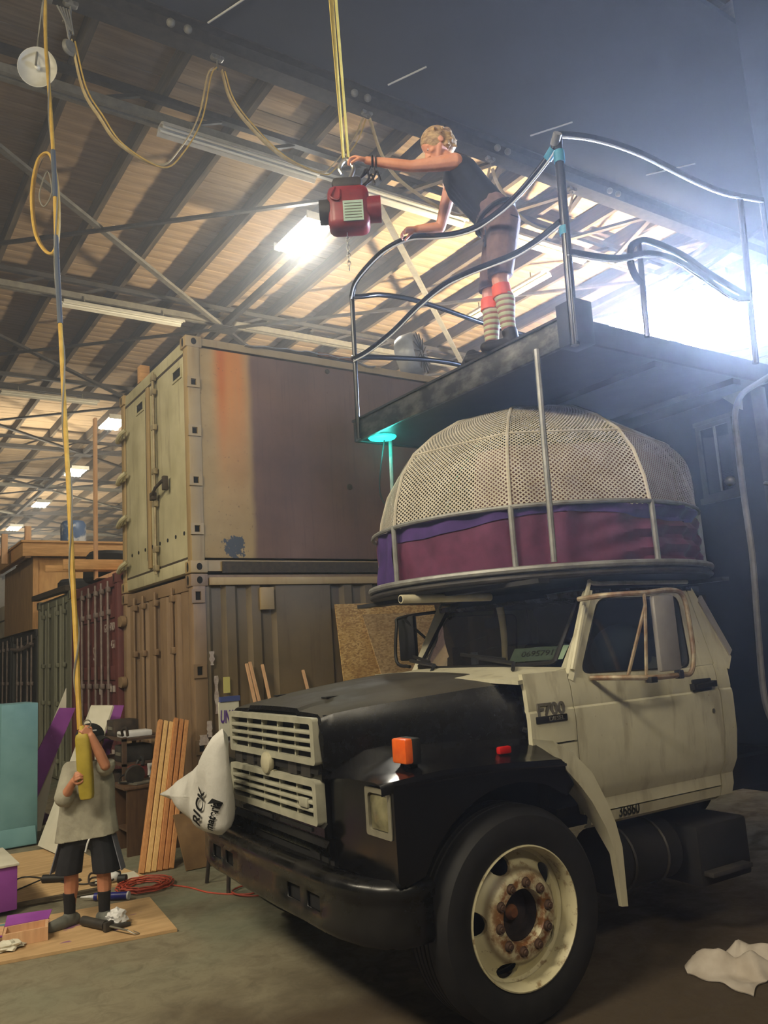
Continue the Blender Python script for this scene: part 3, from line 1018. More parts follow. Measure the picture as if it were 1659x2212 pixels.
# crumpled silver tarp over the edge of the top container
tag(MB().grid(lambda u, v: V((3.75 + u * 1.75, 8.02 + v * 1.6, 5.20 + .10 * math.sin(PI * u) * (0.4 + v) + .05 * noise.noise((u * 7, v * 6, 1)) - (0.02 if v < .1 else 0))), 30, 16, 0.01).build('silver_tarp', 'tarp_silver'), 'crumpled silver tarp on the roof of the tan container', 'tarp')
tag(MB().bb((4.7, 8.03, 5.20), (5.25, 8.07, 5.235)).build('flat_bar', 'rust'), 'short rusty bar on the roof edge of the tan container', 'bar')
o = thing('duct_fan', 'round grey duct fan on the tan container behind the railing', 'fan', (6.3, 8.5, 5.2))
MB().lathe([(.05, 0), (.27, 0), (.30, .06), (.30, .22), (.27, .27), (.05, .27)], (6.2, 8.4, 5.5), (.5, -.8, .1), 24, closed=True).build('housing', 'tarp_silver', o)
for k in range(14):
    a = 2 * PI * k / 14
    ax = V((.5, -.8, .1)).normalized(); e1 = ax.orthogonal().normalized(); e2 = ax.cross(e1)
    c = V((6.2, 8.4, 5.5)) + ax * .285
    MB().tube([c + (e1 * math.cos(a) + e2 * math.sin(a)) * .05, c + (e1 * math.cos(a + .4) + e2 * math.sin(a + .4)) * .28], .008, 5).build('guard_wire', 'steel_dark', o)
MB().bb((6.0, 8.25, 5.19), (6.4, 8.55, 5.24)).build('foot', 'steel_dark', o)
tag(MB().bb((3.1, 9.75, 5.2), (3.22, 9.87, 5.42), .004).build('timber_block', 'pine'), 'short timber block standing on the tan container roof above the doors', 'wood')

# ---------------------------------------------------------------- the truck
t = NT('truck_black')
co = t.co()
f = t.noise(2.2, 6, 0.6, co)
g = t.noise(24, 5, 0.7, co)
nrm = t.n('ShaderNodeNewGeometry')
up_ = t.sep(nrm.outputs['Normal'])[2]
dust = t.math('MULTIPLY', t.mr(up_, 0.5, 0.98), t.mr(f, 0.3, 0.62, 0.35, 1.0))
t.col(t.mix(t.math('MULTIPLY', dust, 0.42), t.mix(t.mr(g, .6, .72, 0, .4), lin((9, 9, 10)), lin((26, 24, 22))), lin((104, 98, 82))))
t.set(rough=t.math('ADD', t.mr(dust, 0, 0.7, 0.22, 0.72, 'LINEAR'), t.math('MULTIPLY', g, 0.1)))
t.bump(f, 0.06, 0.01)
M['truck_black'] = t.m
mat('truck_gloss', (8, 8, 9), (15, 14, 14), 0.2, scale=5, rvar=.08, bump=.05)
mat('badge_grey', (92, 89, 82), (112, 108, 98), .4, scale=20)
t = NT('truck_white')
co = t.co()
x, y, z = t.sep(co)
f = t.noise(3.0, 6, 0.65, co)
st = t.noise(2.4, 5, 0.6, t.co((5, 5, 0.9)))
b = t.ramp(f, [(0.3, lin((188, 183, 156))), (0.7, lin((212, 207, 180)))])
b = t.mix(t.math('MULTIPLY', t.mr(st, 0.5, 0.68), 0.45), b, lin((142, 132, 104)))
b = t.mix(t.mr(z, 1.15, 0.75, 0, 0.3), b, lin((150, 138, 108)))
b = t.mix(t.mr(t.noise(30, 5, .7, co), .66, .72, 0, .6), b, lin((120, 86, 54)))
t.col(b)
t.set(rough=0.42)
M['truck_white'] = t.m
mat('grille_paint', (150, 148, 130), (172, 170, 150), 0.5, scale=10)
mat('chassis', (15, 14, 13), (27, 24, 21), 0.75, scale=8, bump=0.15)
mat('bumper_paint', (10, 10, 10), (28, 27, 25), 0.3, 0.0, scale=5, rvar=0.14, bump=0.06)
mat('tyre_rubber', (15, 14, 13), (26, 24, 22), 0.7, scale=12, bump=0.12)
mat('chrome_dull', (150, 146, 136), (180, 176, 164), 0.3, 0.8, scale=10)
mat('interior', (22, 22, 23), (34, 33, 32), 0.8, scale=8)
mat('amber', (226, 92, 24), (240, 112, 36), 0.35, scale=20)
mat('red_lens', (190, 24, 20), rough=0.3)
mat('ink_black', (20, 20, 18), rough=0.6)
mat('rusty_pipe', (176, 164, 138), (124, 92, 64), 0.6, 0.3, scale=12)
mat('mirror_back', (150, 146, 142), (164, 160, 156), 0.45, 0.2, scale=8)
mat('card_green', (132, 158, 132), (150, 172, 146), 0.8, scale=12)
mat('white_plastic', (206, 206, 204), (226, 226, 224), 0.5, scale=10)
t = NT('wheel_paint')
co = t.co()
g = t.noise(16, 6, 0.7, co)
f = t.noise(5, 5, 0.6, co)
b = t.ramp(f, [(0.3, lin((192, 184, 148))), (0.7, lin((214, 206, 170)))])
x, y, z = t.sep(co)
r_ = t.math('SQRT', t.math('ADD', t.math('MULTIPLY', x, x), t.math('MULTIPLY', z, z)))
b = t.mix(t.math('MULTIPLY', t.mr(r_, 0.215, 0.15), t.mr(g, 0.38, 0.58)), b, lin((124, 74, 38)))
b = t.mix(t.mr(g, .53, .66, 0, .8), b, lin((122, 92, 54)))
b = t.mix(t.math('MULTIPLY', t.mr(t.math('ABSOLUTE', t.math('SUBTRACT', r_, 0.2)), 0.02, 0.0), 0.7), b, lin((88, 62, 36)))
t.col(b)
t.set(rough=0.45)
M['wheel_paint'] = t.m
# clear glass: mostly see-through with a sharp reflection
t = NT('glass')
tr_ = t.n('ShaderNodeBsdfTransparent')
tr_.inputs[0].default_value = (0.88, 0.90, 0.88, 1)
gl = t.n('ShaderNodeBsdfGlossy')
gl.inputs['Roughness'].default_value = 0.03
fr_ = t.n('ShaderNodeFresnel')
fr_.inputs[0].default_value = 1.5
mx = t.n('ShaderNodeMixShader')
t.l(t.math('MULTIPLY', fr_.outputs[0], 0.8), mx.inputs[0])
t.l(tr_.outputs[0], mx.inputs[1])
t.l(gl.outputs[0], mx.inputs[2])
t.l(mx.outputs[0], t.t.nodes['Material Output'].inputs[0])
M['glass'] = t.m

YC = 4.07
PIV = (2.64, 2.95, 0)
T = thing('truck', 'black-nosed cream truck with a dark box body, parked beside the containers', 'truck', PIV)
T.rotation_euler = (0, 0, math.radians(-3.0))
NEAR, FAR = -1, 1
# outline of the cab side: (height, distance from the middle line)
SIDE = [(0.72, .885), (0.74, .915), (0.80, .93), (0.86, .925), (0.90, .945), (0.94, .962), (1.10, .972), (1.30, .976), (1.335, .972), (1.345, .964), (1.36, .966), (1.45, .958), (1.49, .945), (1.95, .865)]


def off(z):
    for (a, p), (b, q) in zip(SIDE, SIDE[1:]):
        if z <= b:
            return p + (q - p) * max(0, (z - a) / (b - a))
    return SIDE[-1][1]


def sp_(s, x, z, inset=0.0):
    return V((x, YC + s * (off(z) - inset), z))


def panel(s, xs, zs, name, m, parent, inset=0.0):
    """body panel following the cab side; xs(z) gives its front and rear edge"""
    rows = []
    for z in zs:
        a, b = xs(z)
        rows.append([sp_(s, a + (b - a) * k / 6, z, inset) for k in range(7)])
    mb = MB()
    top = [[mb.bm.verts.new(p) for p in r] for r in rows]
    bot = [[mb.bm.verts.new(p + V((0, -s * 0.03, 0))) for p in r] for r in rows]
    nz, nx = len(rows), 7
    for i in range(nz - 1):
        for j in range(nx - 1):
            mb.bm.faces.new((top[i][j], top[i][j + 1], top[i + 1][j + 1], top[i + 1][j]))
            mb.bm.faces.new((bot[i][j], bot[i + 1][j], bot[i + 1][j + 1], bot[i][j + 1]))
    rim = [(0, j) for j in range(nx)] + [(i, nx - 1) for i in range(1, nz)] + [(nz - 1, j) for j in range(nx - 2, -1, -1)] + [(i, 0) for i in range(nz - 2, 0, -1)]
    for (a, b), (c, d) in zip(rim, rim[1:] + rim[:1]):
        mb.bm.faces.new((top[a][b], bot[a][b], bot[c][d], top[c][d]))
    return mb.build(name, m, parent, sharp=24)


def ws(u, v):     # windscreen surface: u across, v up
    q = u * 2 - 1
    y = YC + q * (.79 - .03 * v)
    return V((3.17 + .14 * q * q + v * (.335 - .02 * q * q), y, 1.535 + v * .42))


ZL = [z for z, _ in SIDE[1:13]]
for s in (NEAR, FAR):
    # door: lower skin, window frame, glass, handle
    d = panel(s, lambda z: (3.215 if z > 1.05 else 3.215 + (1.05 - z) * .12, 4.40 - max(0, (1.1 - z)) * .12), [z for z in ZL if z >= .8] , 'door', 'truck_white', T)
    ou = [(3.215, 1.485), (3.50, 1.955), (4.34, 1.955), (4.415, 1.485)]
    inn = [(3.315, 1.50), (3.565, 1.905), (4.25, 1.905), (4.19, 1.475)]
    inn[0], inn[3] = (3.305, 1.505), (4.20, 1.48)
    ro, ri = rpoly(ou, .03, 5), rpoly(inn, .07, 5)
    MB().frame([sp_(s, a, b) for a, b in ro], [sp_(s, a, b) for a, b in ri], (0, -s * .035, 0)).build('window_frame', 'truck_white', d)
    rj = [(a + (3.77 - a) * .03, b + (1.7 - b) * .03) for a, b in ri]
    MB().frame([sp_(s, a, b, -.003) for a, b in ri], [sp_(s, a, b, -.003) for a, b in rj], (0, -s * .03, 0)).build('window_seal', 'ink_black', d)
    MB().prism([sp_(s, a, b, .018) for a, b in ri], (0, -s * .004, 0)).build('window_glass', 'glass', d)
    h = MB().box(sp_(s, 4.25, 1.378, -.006), (.17, .012, .07), None, .01).build('door_handle', 'ink_black', d)
    MB().bar(sp_(s, 4.165, 1.372, -.03), sp_(s, 4.34, 1.380, -.03), .018, .03, bev=.006).box(sp_(s, 4.34, 1.38, -.015), (.03, .04, .035)).box(sp_(s, 4.165, 1.372, -.015), (.03, .04, .035)).build('grip', 'ink_black', d)
    MB().cyl(sp_(s, 4.32, 1.225, -.004), sp_(s, 4.32, 1.225, .01), .014, 12).build('lock', 'chrome_dull', d)
    # cowl side ahead of the door, quarter behind it
    panel(s, lambda z: (2.90 if z > 1.2 else 2.98, 3.208 if z > 1.05 else 3.208 + (1.05 - z) * .12), [1.0, 1.10, 1.17], 'cowl_side', 'truck_white', T)
    panel(s, lambda z: (2.90, 3.208), [1.18, 1.30, 1.335, 1.345, 1.36, 1.45, 1.49, 1.53], 'cowl_side', 'truck_white', T)
    panel(s, lambda z: (4.41 - max(0, (1.1 - z)) * .12, 4.52 - max(0, (1.1 - z)) * .13), ZL, 'cab_quarter', 'truck_white', T)
    panel(s, lambda z: (3.30, 4.36), [.72, .74, .792], 'rocker_panel', 'truck_white', T)
    MB().prism([sp_(s, 4.42, 1.49), sp_(s, 4.35, 1.95), sp_(s, 4.40, 1.95), sp_(s, 4.60, 1.52), sp_(s, 4.54, 1.45)], (0, -s * .03, 0)).build('rear_pillar', 'truck_white', T)
    MB().prism([sp_(s, 4.42, 1.86, -.012), sp_(s, 4.46, 1.90, -.012), sp_(s, 4.61, 1.56, -.012), sp_(s, 4.575, 1.53, -.012)], (0, -s * .02, 0)).build('rain_deflector', 'mirror_back', T)
    # windscreen pillar and drip rail
    MB().grid(lambda u, v: sp_(s, 3.21 + .29 * v, 1.487 + .468 * v) * (1 - u) + (ws(0 if s < 0 else 1, v) + V((0, 0, .0))) * u, 3, 8, .03).build('windscreen_pillar', 'truck_white', T)
    MB().tube(spline([V((3.24, YC + s * .955, 1.53)), V((3.50, YC + s * .875, 1.965)), V((3.60, YC + s * .868, 1.985)), V((4.36, YC + s * .868, 1.985))], 5), .013, 6).build('drip_rail', 'truck_white', T)

# roof, cowl, back wall, floor, windscreen, inside
MB().grid(lambda u, v: V((3.52 + u * .87, YC + (v * 2 - 1) * .87, 1.955 + .05 * math.sin(PI * u) ** .5 * (1 - (v * 2 - 1) ** 4))), 8, 12, .03).build('cab_roof', 'truck_black', T)


R1 = [ws(a, b) for a, b in rpoly([(0.0, 0.0), (1, 0), (1, 1), (0, 1)], .04, 4)]
R2 = [ws(a, b) for a, b in rpoly([(0.04, 0.08), (.96, .08), (.96, .93), (.04, .93)], .05, 4)]
MB().grid(lambda u, v: ws(.03 + u * .94, .05 + v * .9), 12, 4).build('windscreen', 'glass', T)
sl = MB()
loop = [ws(a, b) for a, b in rpoly([(0.035, 0.07), (.25, .05), (.5, .045), (.75, .05), (.965, .07), (.965, .94), (.035, .94)], .04, 4)]
sl.tube(loop, .014, 6, closed=True).build('windscreen_seal', 'ink_black', T)
MB().grid(lambda u, v: ws(u, 0.93 + .12 * v), 10, 2, .02).build('windscreen_header', 'truck_black', T)
MB().grid(lambda u, v: V((2.86 + v * (.33 + .12 * (u * 2 - 1) ** 2), YC + (u * 2 - 1) * (.95 - .10 * v), 1.50 + v * .04 + .02 * (1 - (u * 2 - 1) ** 2))), 14, 3, .02).build('cowl_panel', 'truck_white', T)
MB().bb((4.50, YC - .9, .80), (4.53, YC + .9, 1.42)).bb((4.42, YC - .84, 1.88), (4.50, YC + .84, 1.96)).bb((4.45, YC - .87, 1.42), (4.52, YC + .87, 1.9)).build('cab_back', 'interior', T)
MB().bb((3.1, YC - .88, .80), (4.5, YC + .88, .84)).build('cab_floor', 'interior', T)
MB().grid(lambda u, v: V((3.28 + .24 * v, YC + (u * 2 - 1) * .80, 1.49 + .03 * math.sin(PI * v))), 8, 5, .12).build('dashboard', 'interior', T)
st = MB().bb((3.85, YC - .8, 1.0), (4.4, YC + .8, 1.22), .05).build('bench_seat', mat('seat_blue', (40, 48, 68), (56, 64, 84), .8, scale=6).name, T)
MB().box((4.36, YC, 1.42), (.14, 1.6, .5), None, .05).build('seat_back', 'seat_blue', st)
MB().sphere((4.05, YC - .55, 1.58), .2, 10, (1, .9, .9)).build('bedding', mat('bedding', (92, 110, 140), (120, 134, 160), .9, scale=5).name, st)
MB().sphere((4.2, YC - .6, 1.42), .17, 10, (1.2, .9, .8)).build('white_sack', 'white_plastic', st)
o_ = MB().tube([V((3.62, YC - .42 + .2 * math.cos(k * PI / 10), 1.50 + .19 * math.sin(k * PI / 10))) + V((.08 * math.sin(k * PI / 10), 0, 0)) for k in range(20)], .013, 6, closed=True).build('steering_wheel', 'ink_black', T)
MB().bar((3.62, YC - .62, 1.5), (3.62, YC - .22, 1.5), .02, .02).build('spoke', 'ink_black', o_)
cd = MB().prism([(3.30, 3.72, 1.575), (3.44, 3.40, 1.58), (3.52, 3.42, 1.655), (3.37, 3.74, 1.65)], (.002, 0, .001)).build('permit_card', 'card_green', T)
text('card_number', '0695791', .062, (3.405, 3.57, 1.617), (.14, -.32, .005), (.075, .02, .075), 'ink_black', cd, .0005)
MB().bb((3.5, 4.5, 1.56), (3.53, 4.62, 1.68)).build('dash_box', 'ink_black', T)
MB().bb((3.52, 4.36, 1.56), (3.54, 4.42, 1.64)).build('dash_note', 'white_plastic', T)
for y0, y1 in ((3.42, 3.92), (4.25, 4.75)):
    q = (y0 - YC) / .9
    wp = MB().tube([(3.08, y0, 1.545), (3.17, y0 + .1, 1.575), (3.22, y1, 1.61)], .012, 6).build('wiper', 'ink_black', T)
    MB().bar((3.21, y1 - .28, 1.595), (3.235, y1 + .2, 1.635), .012, .02).build('wiper_blade', 'ink_black', wp)
MB().tube([(3.52, YC, 1.93), (3.50, YC, 1.85)], .01, 6).box((3.50, YC, 1.82), (.02, .24, .07), None, .01).build('rear_view_mirror', 'ink_black', T)


# hood: rings along X
def hood_ring(x, ht, ze, zc, hb, zb):
    pts = []
    for q, z in ((hb, zb), (hb * .4 + ht * .6 + .02, zb * .45 + ze * .55), (ht + .012, ze - .05), (ht, ze - .015), (ht - .03, ze)):
        pts.append(V((x, YC - q, z)))
    for q in (.86, .70, .62, .58, .3, 0):
        z = ze + (zc - ze) * (1 - q ** 2) + (.014 if q < .6 else 0)
        pts.append(V((x, YC - (ht - .03) * q, z)))
    m = [V((p.x, 2 * YC - p.y, p.z)) for p in reversed(pts[:-1])]
    return pts + m


hs = [(1.955, .545, 1.385, 1.395, .545, 1.30), (1.965, .558, 1.405, 1.418, .56, 1.15), (2.03, .568, 1.42, 1.435, .58, 1.12), (2.16, .60, 1.436, 1.462, .625, 1.16), (2.45, .675, 1.462, 1.495, .71, 1.18), (2.75, .745, 1.485, 1.523, .80, 1.18), (2.93, .80, 1.494, 1.535, .87, 1.18), (2.97, .82, 1.490, 1.532, .885, 1.18)]
hd = MB()
hd.loft([hood_ring(*h) for h in hs], closed_v=False, cap=False)
hd = hd.build('hood', 'truck_black', T, sharp=30)
for yy in (-.3, .3):
    MB().box((2.20, YC + yy, 1.468), (.16, .05, .008), .1).build('hood_vent', 'hole_dark', hd)
MB().prism([(1.95, YC - .53, 1.12), (1.95, YC + .53, 1.12), (1.98, YC + .56, 1.40), (1.98, YC - .56, 1.40)], (.02, 0, 0)).build('radiator_shell', 'hole_dark', T)

# fenders, headlight panels and flares
for s in (NEAR, FAR):
    P = lambda x, o_, z: V((x, YC + s * o_, z))
    fb = MB()
    secs = [(1.955, .56, 1.105, 1.09, 1.125), (2.0, .575, 1.13, 1.125, 1.14), (2.16, .60, 1.222, 1.135, 1.152), (2.25, .63, 1.232, 1.14, 1.158), (2.6, .72, 1.225, 1.145, 1.145), (2.96, .87, 1.205, 1.14, 1.12)]
    fb.loft([[P(x, i, zi), P(x, i * .5 + o_ * .5, zi * .5 + zo * .5 + .018), P(x, o_ - .05, zo + .012), P(x, o_ - .012, zo + .004), P(x, o_, zo - .015), P(x, o_, zo - .04)] for x, i, zi, o_, zo in secs], closed_v=False, cap=False)
    fb.build('fender', 'truck_gloss', T, sharp=30)
    arch = [(2.64 + .585 * math.cos(math.radians(a)), .47 + .585 * math.sin(math.radians(a))) for a in range(40, 156, 8)]
    prof = [(2.03, .72), (1.99, .74), (1.99, 1.118), (2.2, 1.128), (2.6, 1.112), (2.96, 1.09), (3.02, 1.0)] + [q for q in arch if q[0] < 3.02]
    MB().prism([P(a, 1.128, b) for a, b in prof], (0, -s * .025, 0)).build('fender_side', 'truck_gloss', T)
    MB().prism([P(2.0, .56, .70), P(2.0, 1.125, .72), P(2.0, 1.125, 1.125), P(2.0, .56, 1.12)], (.02, 0, 0)).build('headlight_panel', 'truck_gloss', T)
    if 'bezel' not in M:
        mat('bezel', (112, 108, 92), (132, 128, 110), .4, scale=12)
    y0, y1 = 1.10, .905
    bz = MB().frame([P(1.985, a, b) for a, b in rrect((y0 + y1) / 2, 1.005, .205, .205, .012)], [P(1.985, a, b) for a, b in rrect((y0 + y1) / 2, 1.005, .158, .158, .02)], (.02, 0, 0)).build('headlight', 'bezel', T)
    MB().grid(lambda u, v: P(1.985 - .018 * (1 - (u * 2 - 1) ** 2) * (1 - (v * 2 - 1) ** 2) + .012, (y0 + y1) / 2 + (u - .5) * .15, 1.005 + (v - .5) * .15), 8, 8).build('lens', mat('lens_glass', (92, 88, 66), (150, 144, 110), .08, .2, scale=7, bump=.4).name if 'lens_glass' not in M else 'lens_glass', bz)
    # white wheel-arch flare
    FO = [(2.90, 1.215), (3.02, 1.150), (3.135, 1.045), (3.215, .90), (3.262, .79), (3.290, .672), (3.286, .40)]
    FI = [(2.93, 1.17), (2.972, 1.07), (3.055, .985), (3.12, .905), (3.20, .768), (3.245, .638), (3.248, .40)]
    MB().loft([[P(a, 1.135, b), P(a, 1.14, b - .004), P(c, 1.135, d), P(c, 1.135 - dp_, d), P(a, 1.135 - dp_, b)] for (a, b), (c, d), dp_ in zip(FO, FI, (.165, .165, .15, .12, .08, .04, .02))], cap=True).build('wheel_flare', 'truck_white', T)
    MB().tube([P(x, o_ + .004, z) for x, o_, z in ((2.05, 1.14, 1.128), (2.6, 1.14, 1.125), (2.96, 1.14, 1.10))], .008, 6).build('fender_lip', 'truck_gloss', T)
    # rubber hood latch
    MB().tube([P(2.93, .90, 1.255), P(3.0, .945, 1.225), P(3.08, .965, 1.20)], .017, 7, taper=[.013, .018, .02]).build('hood_latch', 'ink_black', T)
    # turn lamp on the fender and red side marker
    if s == FAR:
        continue
    h = MB().box(P(2.17, 1.0, 1.245), (.055, .115, .115), None, .012).bar(P(2.17, 1.0, 1.15), P(2.17, 1.0, 1.22), .05, .04).build('turn_lamp', 'ink_black', T)
    MB().box(P(2.135, 1.0, 1.247), (.05, .11, .108), None, .01).build('amber_lens', 'amber', h)
    MB().box(P(2.68, 1.03, 1.19), (.075, .03, .035), None, .008).build('side_marker', 'red_lens', T)
for a, b in ((1.205, 1.22),):
    MB().bb((2.905, YC - .985, a - .02), (3.2, YC - .972, a - .012)).build('cowl_seam', 'ink_black', T)
# inner wheel housings and engine mass keep the nose closed
MB().bb((1.99, YC - .52, .62), (3.1, YC + .52, 1.38)).build('engine_block', 'hole_dark', T)
MB().bb((2.0, YC - .6, .60), (2.06, YC + .6, .82)).build('cross_member', 'chassis', T)
for s in (NEAR, FAR):
    MB().bb((3.0, YC + s * .9, .5), (3.06, YC + s * .5, 1.2)).build('splash_panel', 'hole_dark', T)
    MB().bb((1.98, YC + s * .4 - .05, .60), (7.3, YC + s * .4 + .05, .80)).build('frame_rail', 'chassis', T)
    MB().bar((2.15, YC + s * .4, .55), (3.1, YC + s * .4, .56), .09, .07).build('leaf_spring', 'chassis', T)
MB().bar((2.64, YC - .95, .44), (2.64, YC + .95, .44), .1, .1).build('front_axle', 'chassis', T)


# grilles
def grille(z0, z1):
    y0, y1 = YC - .545, YC + .545
    xf = 1.935
    q = lambda y, z, dx=0.0: V((xf + dx + (z1 - z) * .02 - .01, y, z))
    g = MB().frame([q(a, b) for a, b in rrect(YC, (z0 + z1) / 2, y1 - y0, z1 - z0, .02)], [q(a, b) for a, b in rrect(YC, (z0 + z1) / 2, y1 - y0 - .075, z1 - z0 - .06, .012)], (.05, 0, 0)).build('grille', 'grille_paint', T)
    n = 3
    for k in range(1, n + 1):
        z = z0 + .03 + (z1 - z0 - .06) * k / (n + 1)
        MB().box(q(YC, z, .02), (.045, y1 - y0 - .07, .017), None, .004).build('grille_bar', 'grille_paint', g)
    for k in range(1, 5):
        y = y0 + .037 + (y1 - y0 - .075) * k / 5
        MB().box(q(y, (z0 + z1) / 2, .032), (.03, .014, z1 - z0 - .06)).build('grille_divider', 'grille_paint', g)
    return g


grille(1.165, 1.39)
g = grille(.885, 1.095)
MB().box((1.925, YC - .42, .985), (.02, .09, .045), None, .005).build('grille_badge', 'grille_paint', g)
MB().bb((1.96, YC - .55, 1.09), (2.0, YC + .55, 1.17)).build('grille_band', 'truck_black', T)
for k, yy in enumerate((-.45, -.3, .1, .25, .42)):
    MB().bb((1.95, YC + yy, 1.10), (1.962, YC + yy + .1, 1.16)).build('band_plate', 'steel_dark', T)
ds = MB().lathe([(0, -.022), (.035, -.022), (.055, -.012), (.058, 0), (.05, .02)], (1.925, YC + .01, 1.135), (1, 0, 0), 24).build('nose_disc', mat('disc_cream', (166, 160, 134), (186, 180, 152), .5, scale=12).name, T)
MB().prism([(1.93, YC - .06, 1.10), (1.93, YC + .06, 1.10), (1.93, YC + .03, 1.065), (1.93, YC - .03, 1.065)], (.02, 0, 0)).build('disc_foot', 'disc_cream', ds)
# valance under the grille
va = MB()
va.loft([[V((x, YC - .58, z)), V((x, YC + .58, z))] for x, z in ((1.965, .90), (1.945, .88), (1.945, .84), (1.97, .82), (1.95, .79), (1.98, .74))], closed_v=False, cap=False)
va.build('valance', 'truck_black', T, recalc=False)
for a, b in ((-.46, -.1), (0.0, .4)):
    MB().bb((1.938, YC + a, .848), (1.95, YC + b, .866)).build('valance_slot', 'hole_dark', T)

# bumper: section swept along a wrapped path, with tow openings
path = [(2.17, -1.115), (2.08, -1.12), (2.0, -1.10), (1.94, -1.05), (1.885, -.95), (1.85, -.80), (1.84, -.68), (1.84, -.55), (1.84, -.48), (1.835, -.35), (1.83, -.2), (1.83, .2), (1.835, .35), (1.84, .48), (1.84, .55), (1.84, .68), (1.85, .80), (1.885, .95), (1.94, 1.05), (2.0, 1.10), (2.08, 1.12), (2.17, 1.115)]
sec = [(.14, .71), (.05, .735), (.01, .725), (-.008, .70), (-.004, .665), (.012, .645), (.012, .62), (.012, .55), (.012, .49), (.03, .465), (.05, .462)]
bp = MB()
rings = []
for i, (x, y) in enumerate(path):
    a, b = path[max(0, i - 1)], path[min(len(path) - 1, i + 1)]
    tx, ty = b[0] - a[0], b[1] - a[1]
    l = math.hypot(tx, ty)
    nx, ny = ty / l, -tx / l      # points inward (+X at the front)
    rings.append([V((x + nx * d, YC + y + ny * d, z)) for d, z in sec])
Rv = [[bp.bm.verts.new(p) for p in r] for r in rings]
for i in range(len(Rv) - 1):
    for j in range(len(sec) - 1):
        if i in (7 - 1, 8, 12, 14) and j in (6,) :
            continue
        bp.bm.faces.new((Rv[i][j], Rv[i + 1][j], Rv[i + 1][j + 1], Rv[i][j + 1]))
bp = bp.build('bumper', 'bumper_paint', T, sharp=45)
so_ = bp.modifiers.new('s', 'SOLIDIFY')
so_.thickness = .012
bp.data = bake(bp)
for yy in (-.615, -.415, .415, .615):
    MB().bb((1.87, YC + yy - .09, .53), (1.88, YC + yy + .09, .64)).build('tow_recess', 'hole_dark', bp)

# wheels
mat('nut_rust', (58, 42, 34), (88, 62, 44), .8, scale=20)


def wheel(name, X, yo, s):
    """yo: middle-line offset of the outer sidewall; the rim mesh holds the tyre and nuts as sub-parts"""
    c = V((X, YC + s * yo, .475))
    ax = V((0, s, 0))
    wr = MB()
    n = 60
    holes = [math.radians(90 + 18 + 72 * k) for k in range(5)]
    prof = [(.290, -.20), (.290, -.01), (.300, .008), (.306, .006), (.306, -.006), (.297, -.012), (.292, -.022), (.289, -.05), (.287, -.078)]
    wr.lathe(prof, c + ax * .006, ax, n, cap=False)
    wr = wr.build(name, 'wheel_paint', T, loc=None)
    wr.data.transform(Matrix.Translation(V(PIV) - c))
    wr.location = c - V(PIV)
    LOC[wr.name] = c
    dk_ = MB().lathe([(.288, -.080), (.272, -.088), (.25, -.080), (.222, -.055), (.20, -.030), (.19, -.022), (.182, -.012), (.172, -.006), (.12, -.006), (.115, -.014), (.113, -.05), (.113, -.055), (.125, -.05), (.18, -.03), (.24, -.095), (.288, -.1)], c, ax, n, closed=True).build('wheel_disc', 'wheel_paint', wr)
    cu = MB()
    e1, e2 = V((1, 0, 0)), V((0, 0, 1))
    for a in holes:
        d = e1 * math.cos(a) + e2 * math.sin(a)
        tq = -e1 * math.sin(a) + e2 * math.cos(a)
        p = c + d * .235
        ring = [p + d * .041 * math.cos(q * PI / 8) + tq * .054 * math.sin(q * PI / 8) for q in range(16)]
        cu.prism([r - ax * .25 for r in ring], ax * .4)
    par = dk_.parent
    cut(dk_, cu)
    MB().lathe([(.28, -.22), (.0, -.22)], c, ax, 32, cap=False).build('wheel_well', 'hole_dark', wr)
    for k in range(10):
        a = 2 * PI * (k + .25) / 10
        p = c + (e1 * math.cos(a) + e2 * math.sin(a)) * .144
        nt = MB().lathe([(0, .016), (.009, .016), (.011, .010), (.017, .010), (.0185, .004), (.019, -.004), (.024, -.006), (.025, -.012)], p, ax, 12, False)
        nt.build('lug_nut', 'nut_rust', wr)
    MB().lathe([(0, -.10), (.035, -.10), (.05, -.12), (.10, -.13), (.110, -.13), (.111, -.055)], c, ax, 28).build('hub', mat('hub_rust', (40, 34, 34), (62, 50, 46), .7, scale=18, bump=.2).name if 'hub_rust' not in M else 'hub_rust', wr)
    MB().lathe([(0, -.075), (.02, -.075), (.032, -.09), (.035, -.105)], c, ax, 20).build('hub_cap', 'rust', wr)
    tp = [(.298, -.012), (.304, .002), (.316, .010), (.36, .018), (.40, .020), (.435, .012), (.455, -.01), (.468, -.04), (.474, -.05)]
    for k in range(5):
        q = -.055 - k * .034
        tp += [(.475, q), (.475, q - .022), (.463, q - .026), (.463, q - .031)]
    tp += [(.474, -.23), (.455, -.26), (.42, -.275), (.33, -.265), (.298, -.24)]
    MB().lathe(tp, c, ax, 72, closed=True).build('tyre', 'tyre_rubber', wr, sharp=30)
    return wr


wheel('front_wheel', 2.64, 1.125, NEAR)
wheel('front_wheel', 2.64, 1.125, FAR)
wheel('rear_wheel', 6.35, 1.16, NEAR)
wheel('rear_wheel', 6.35, 1.16, FAR)
MB().bar((6.35, YC - .95, .46), (6.35, YC + .95, .46), .14, .14).build('rear_axle', 'chassis', T)

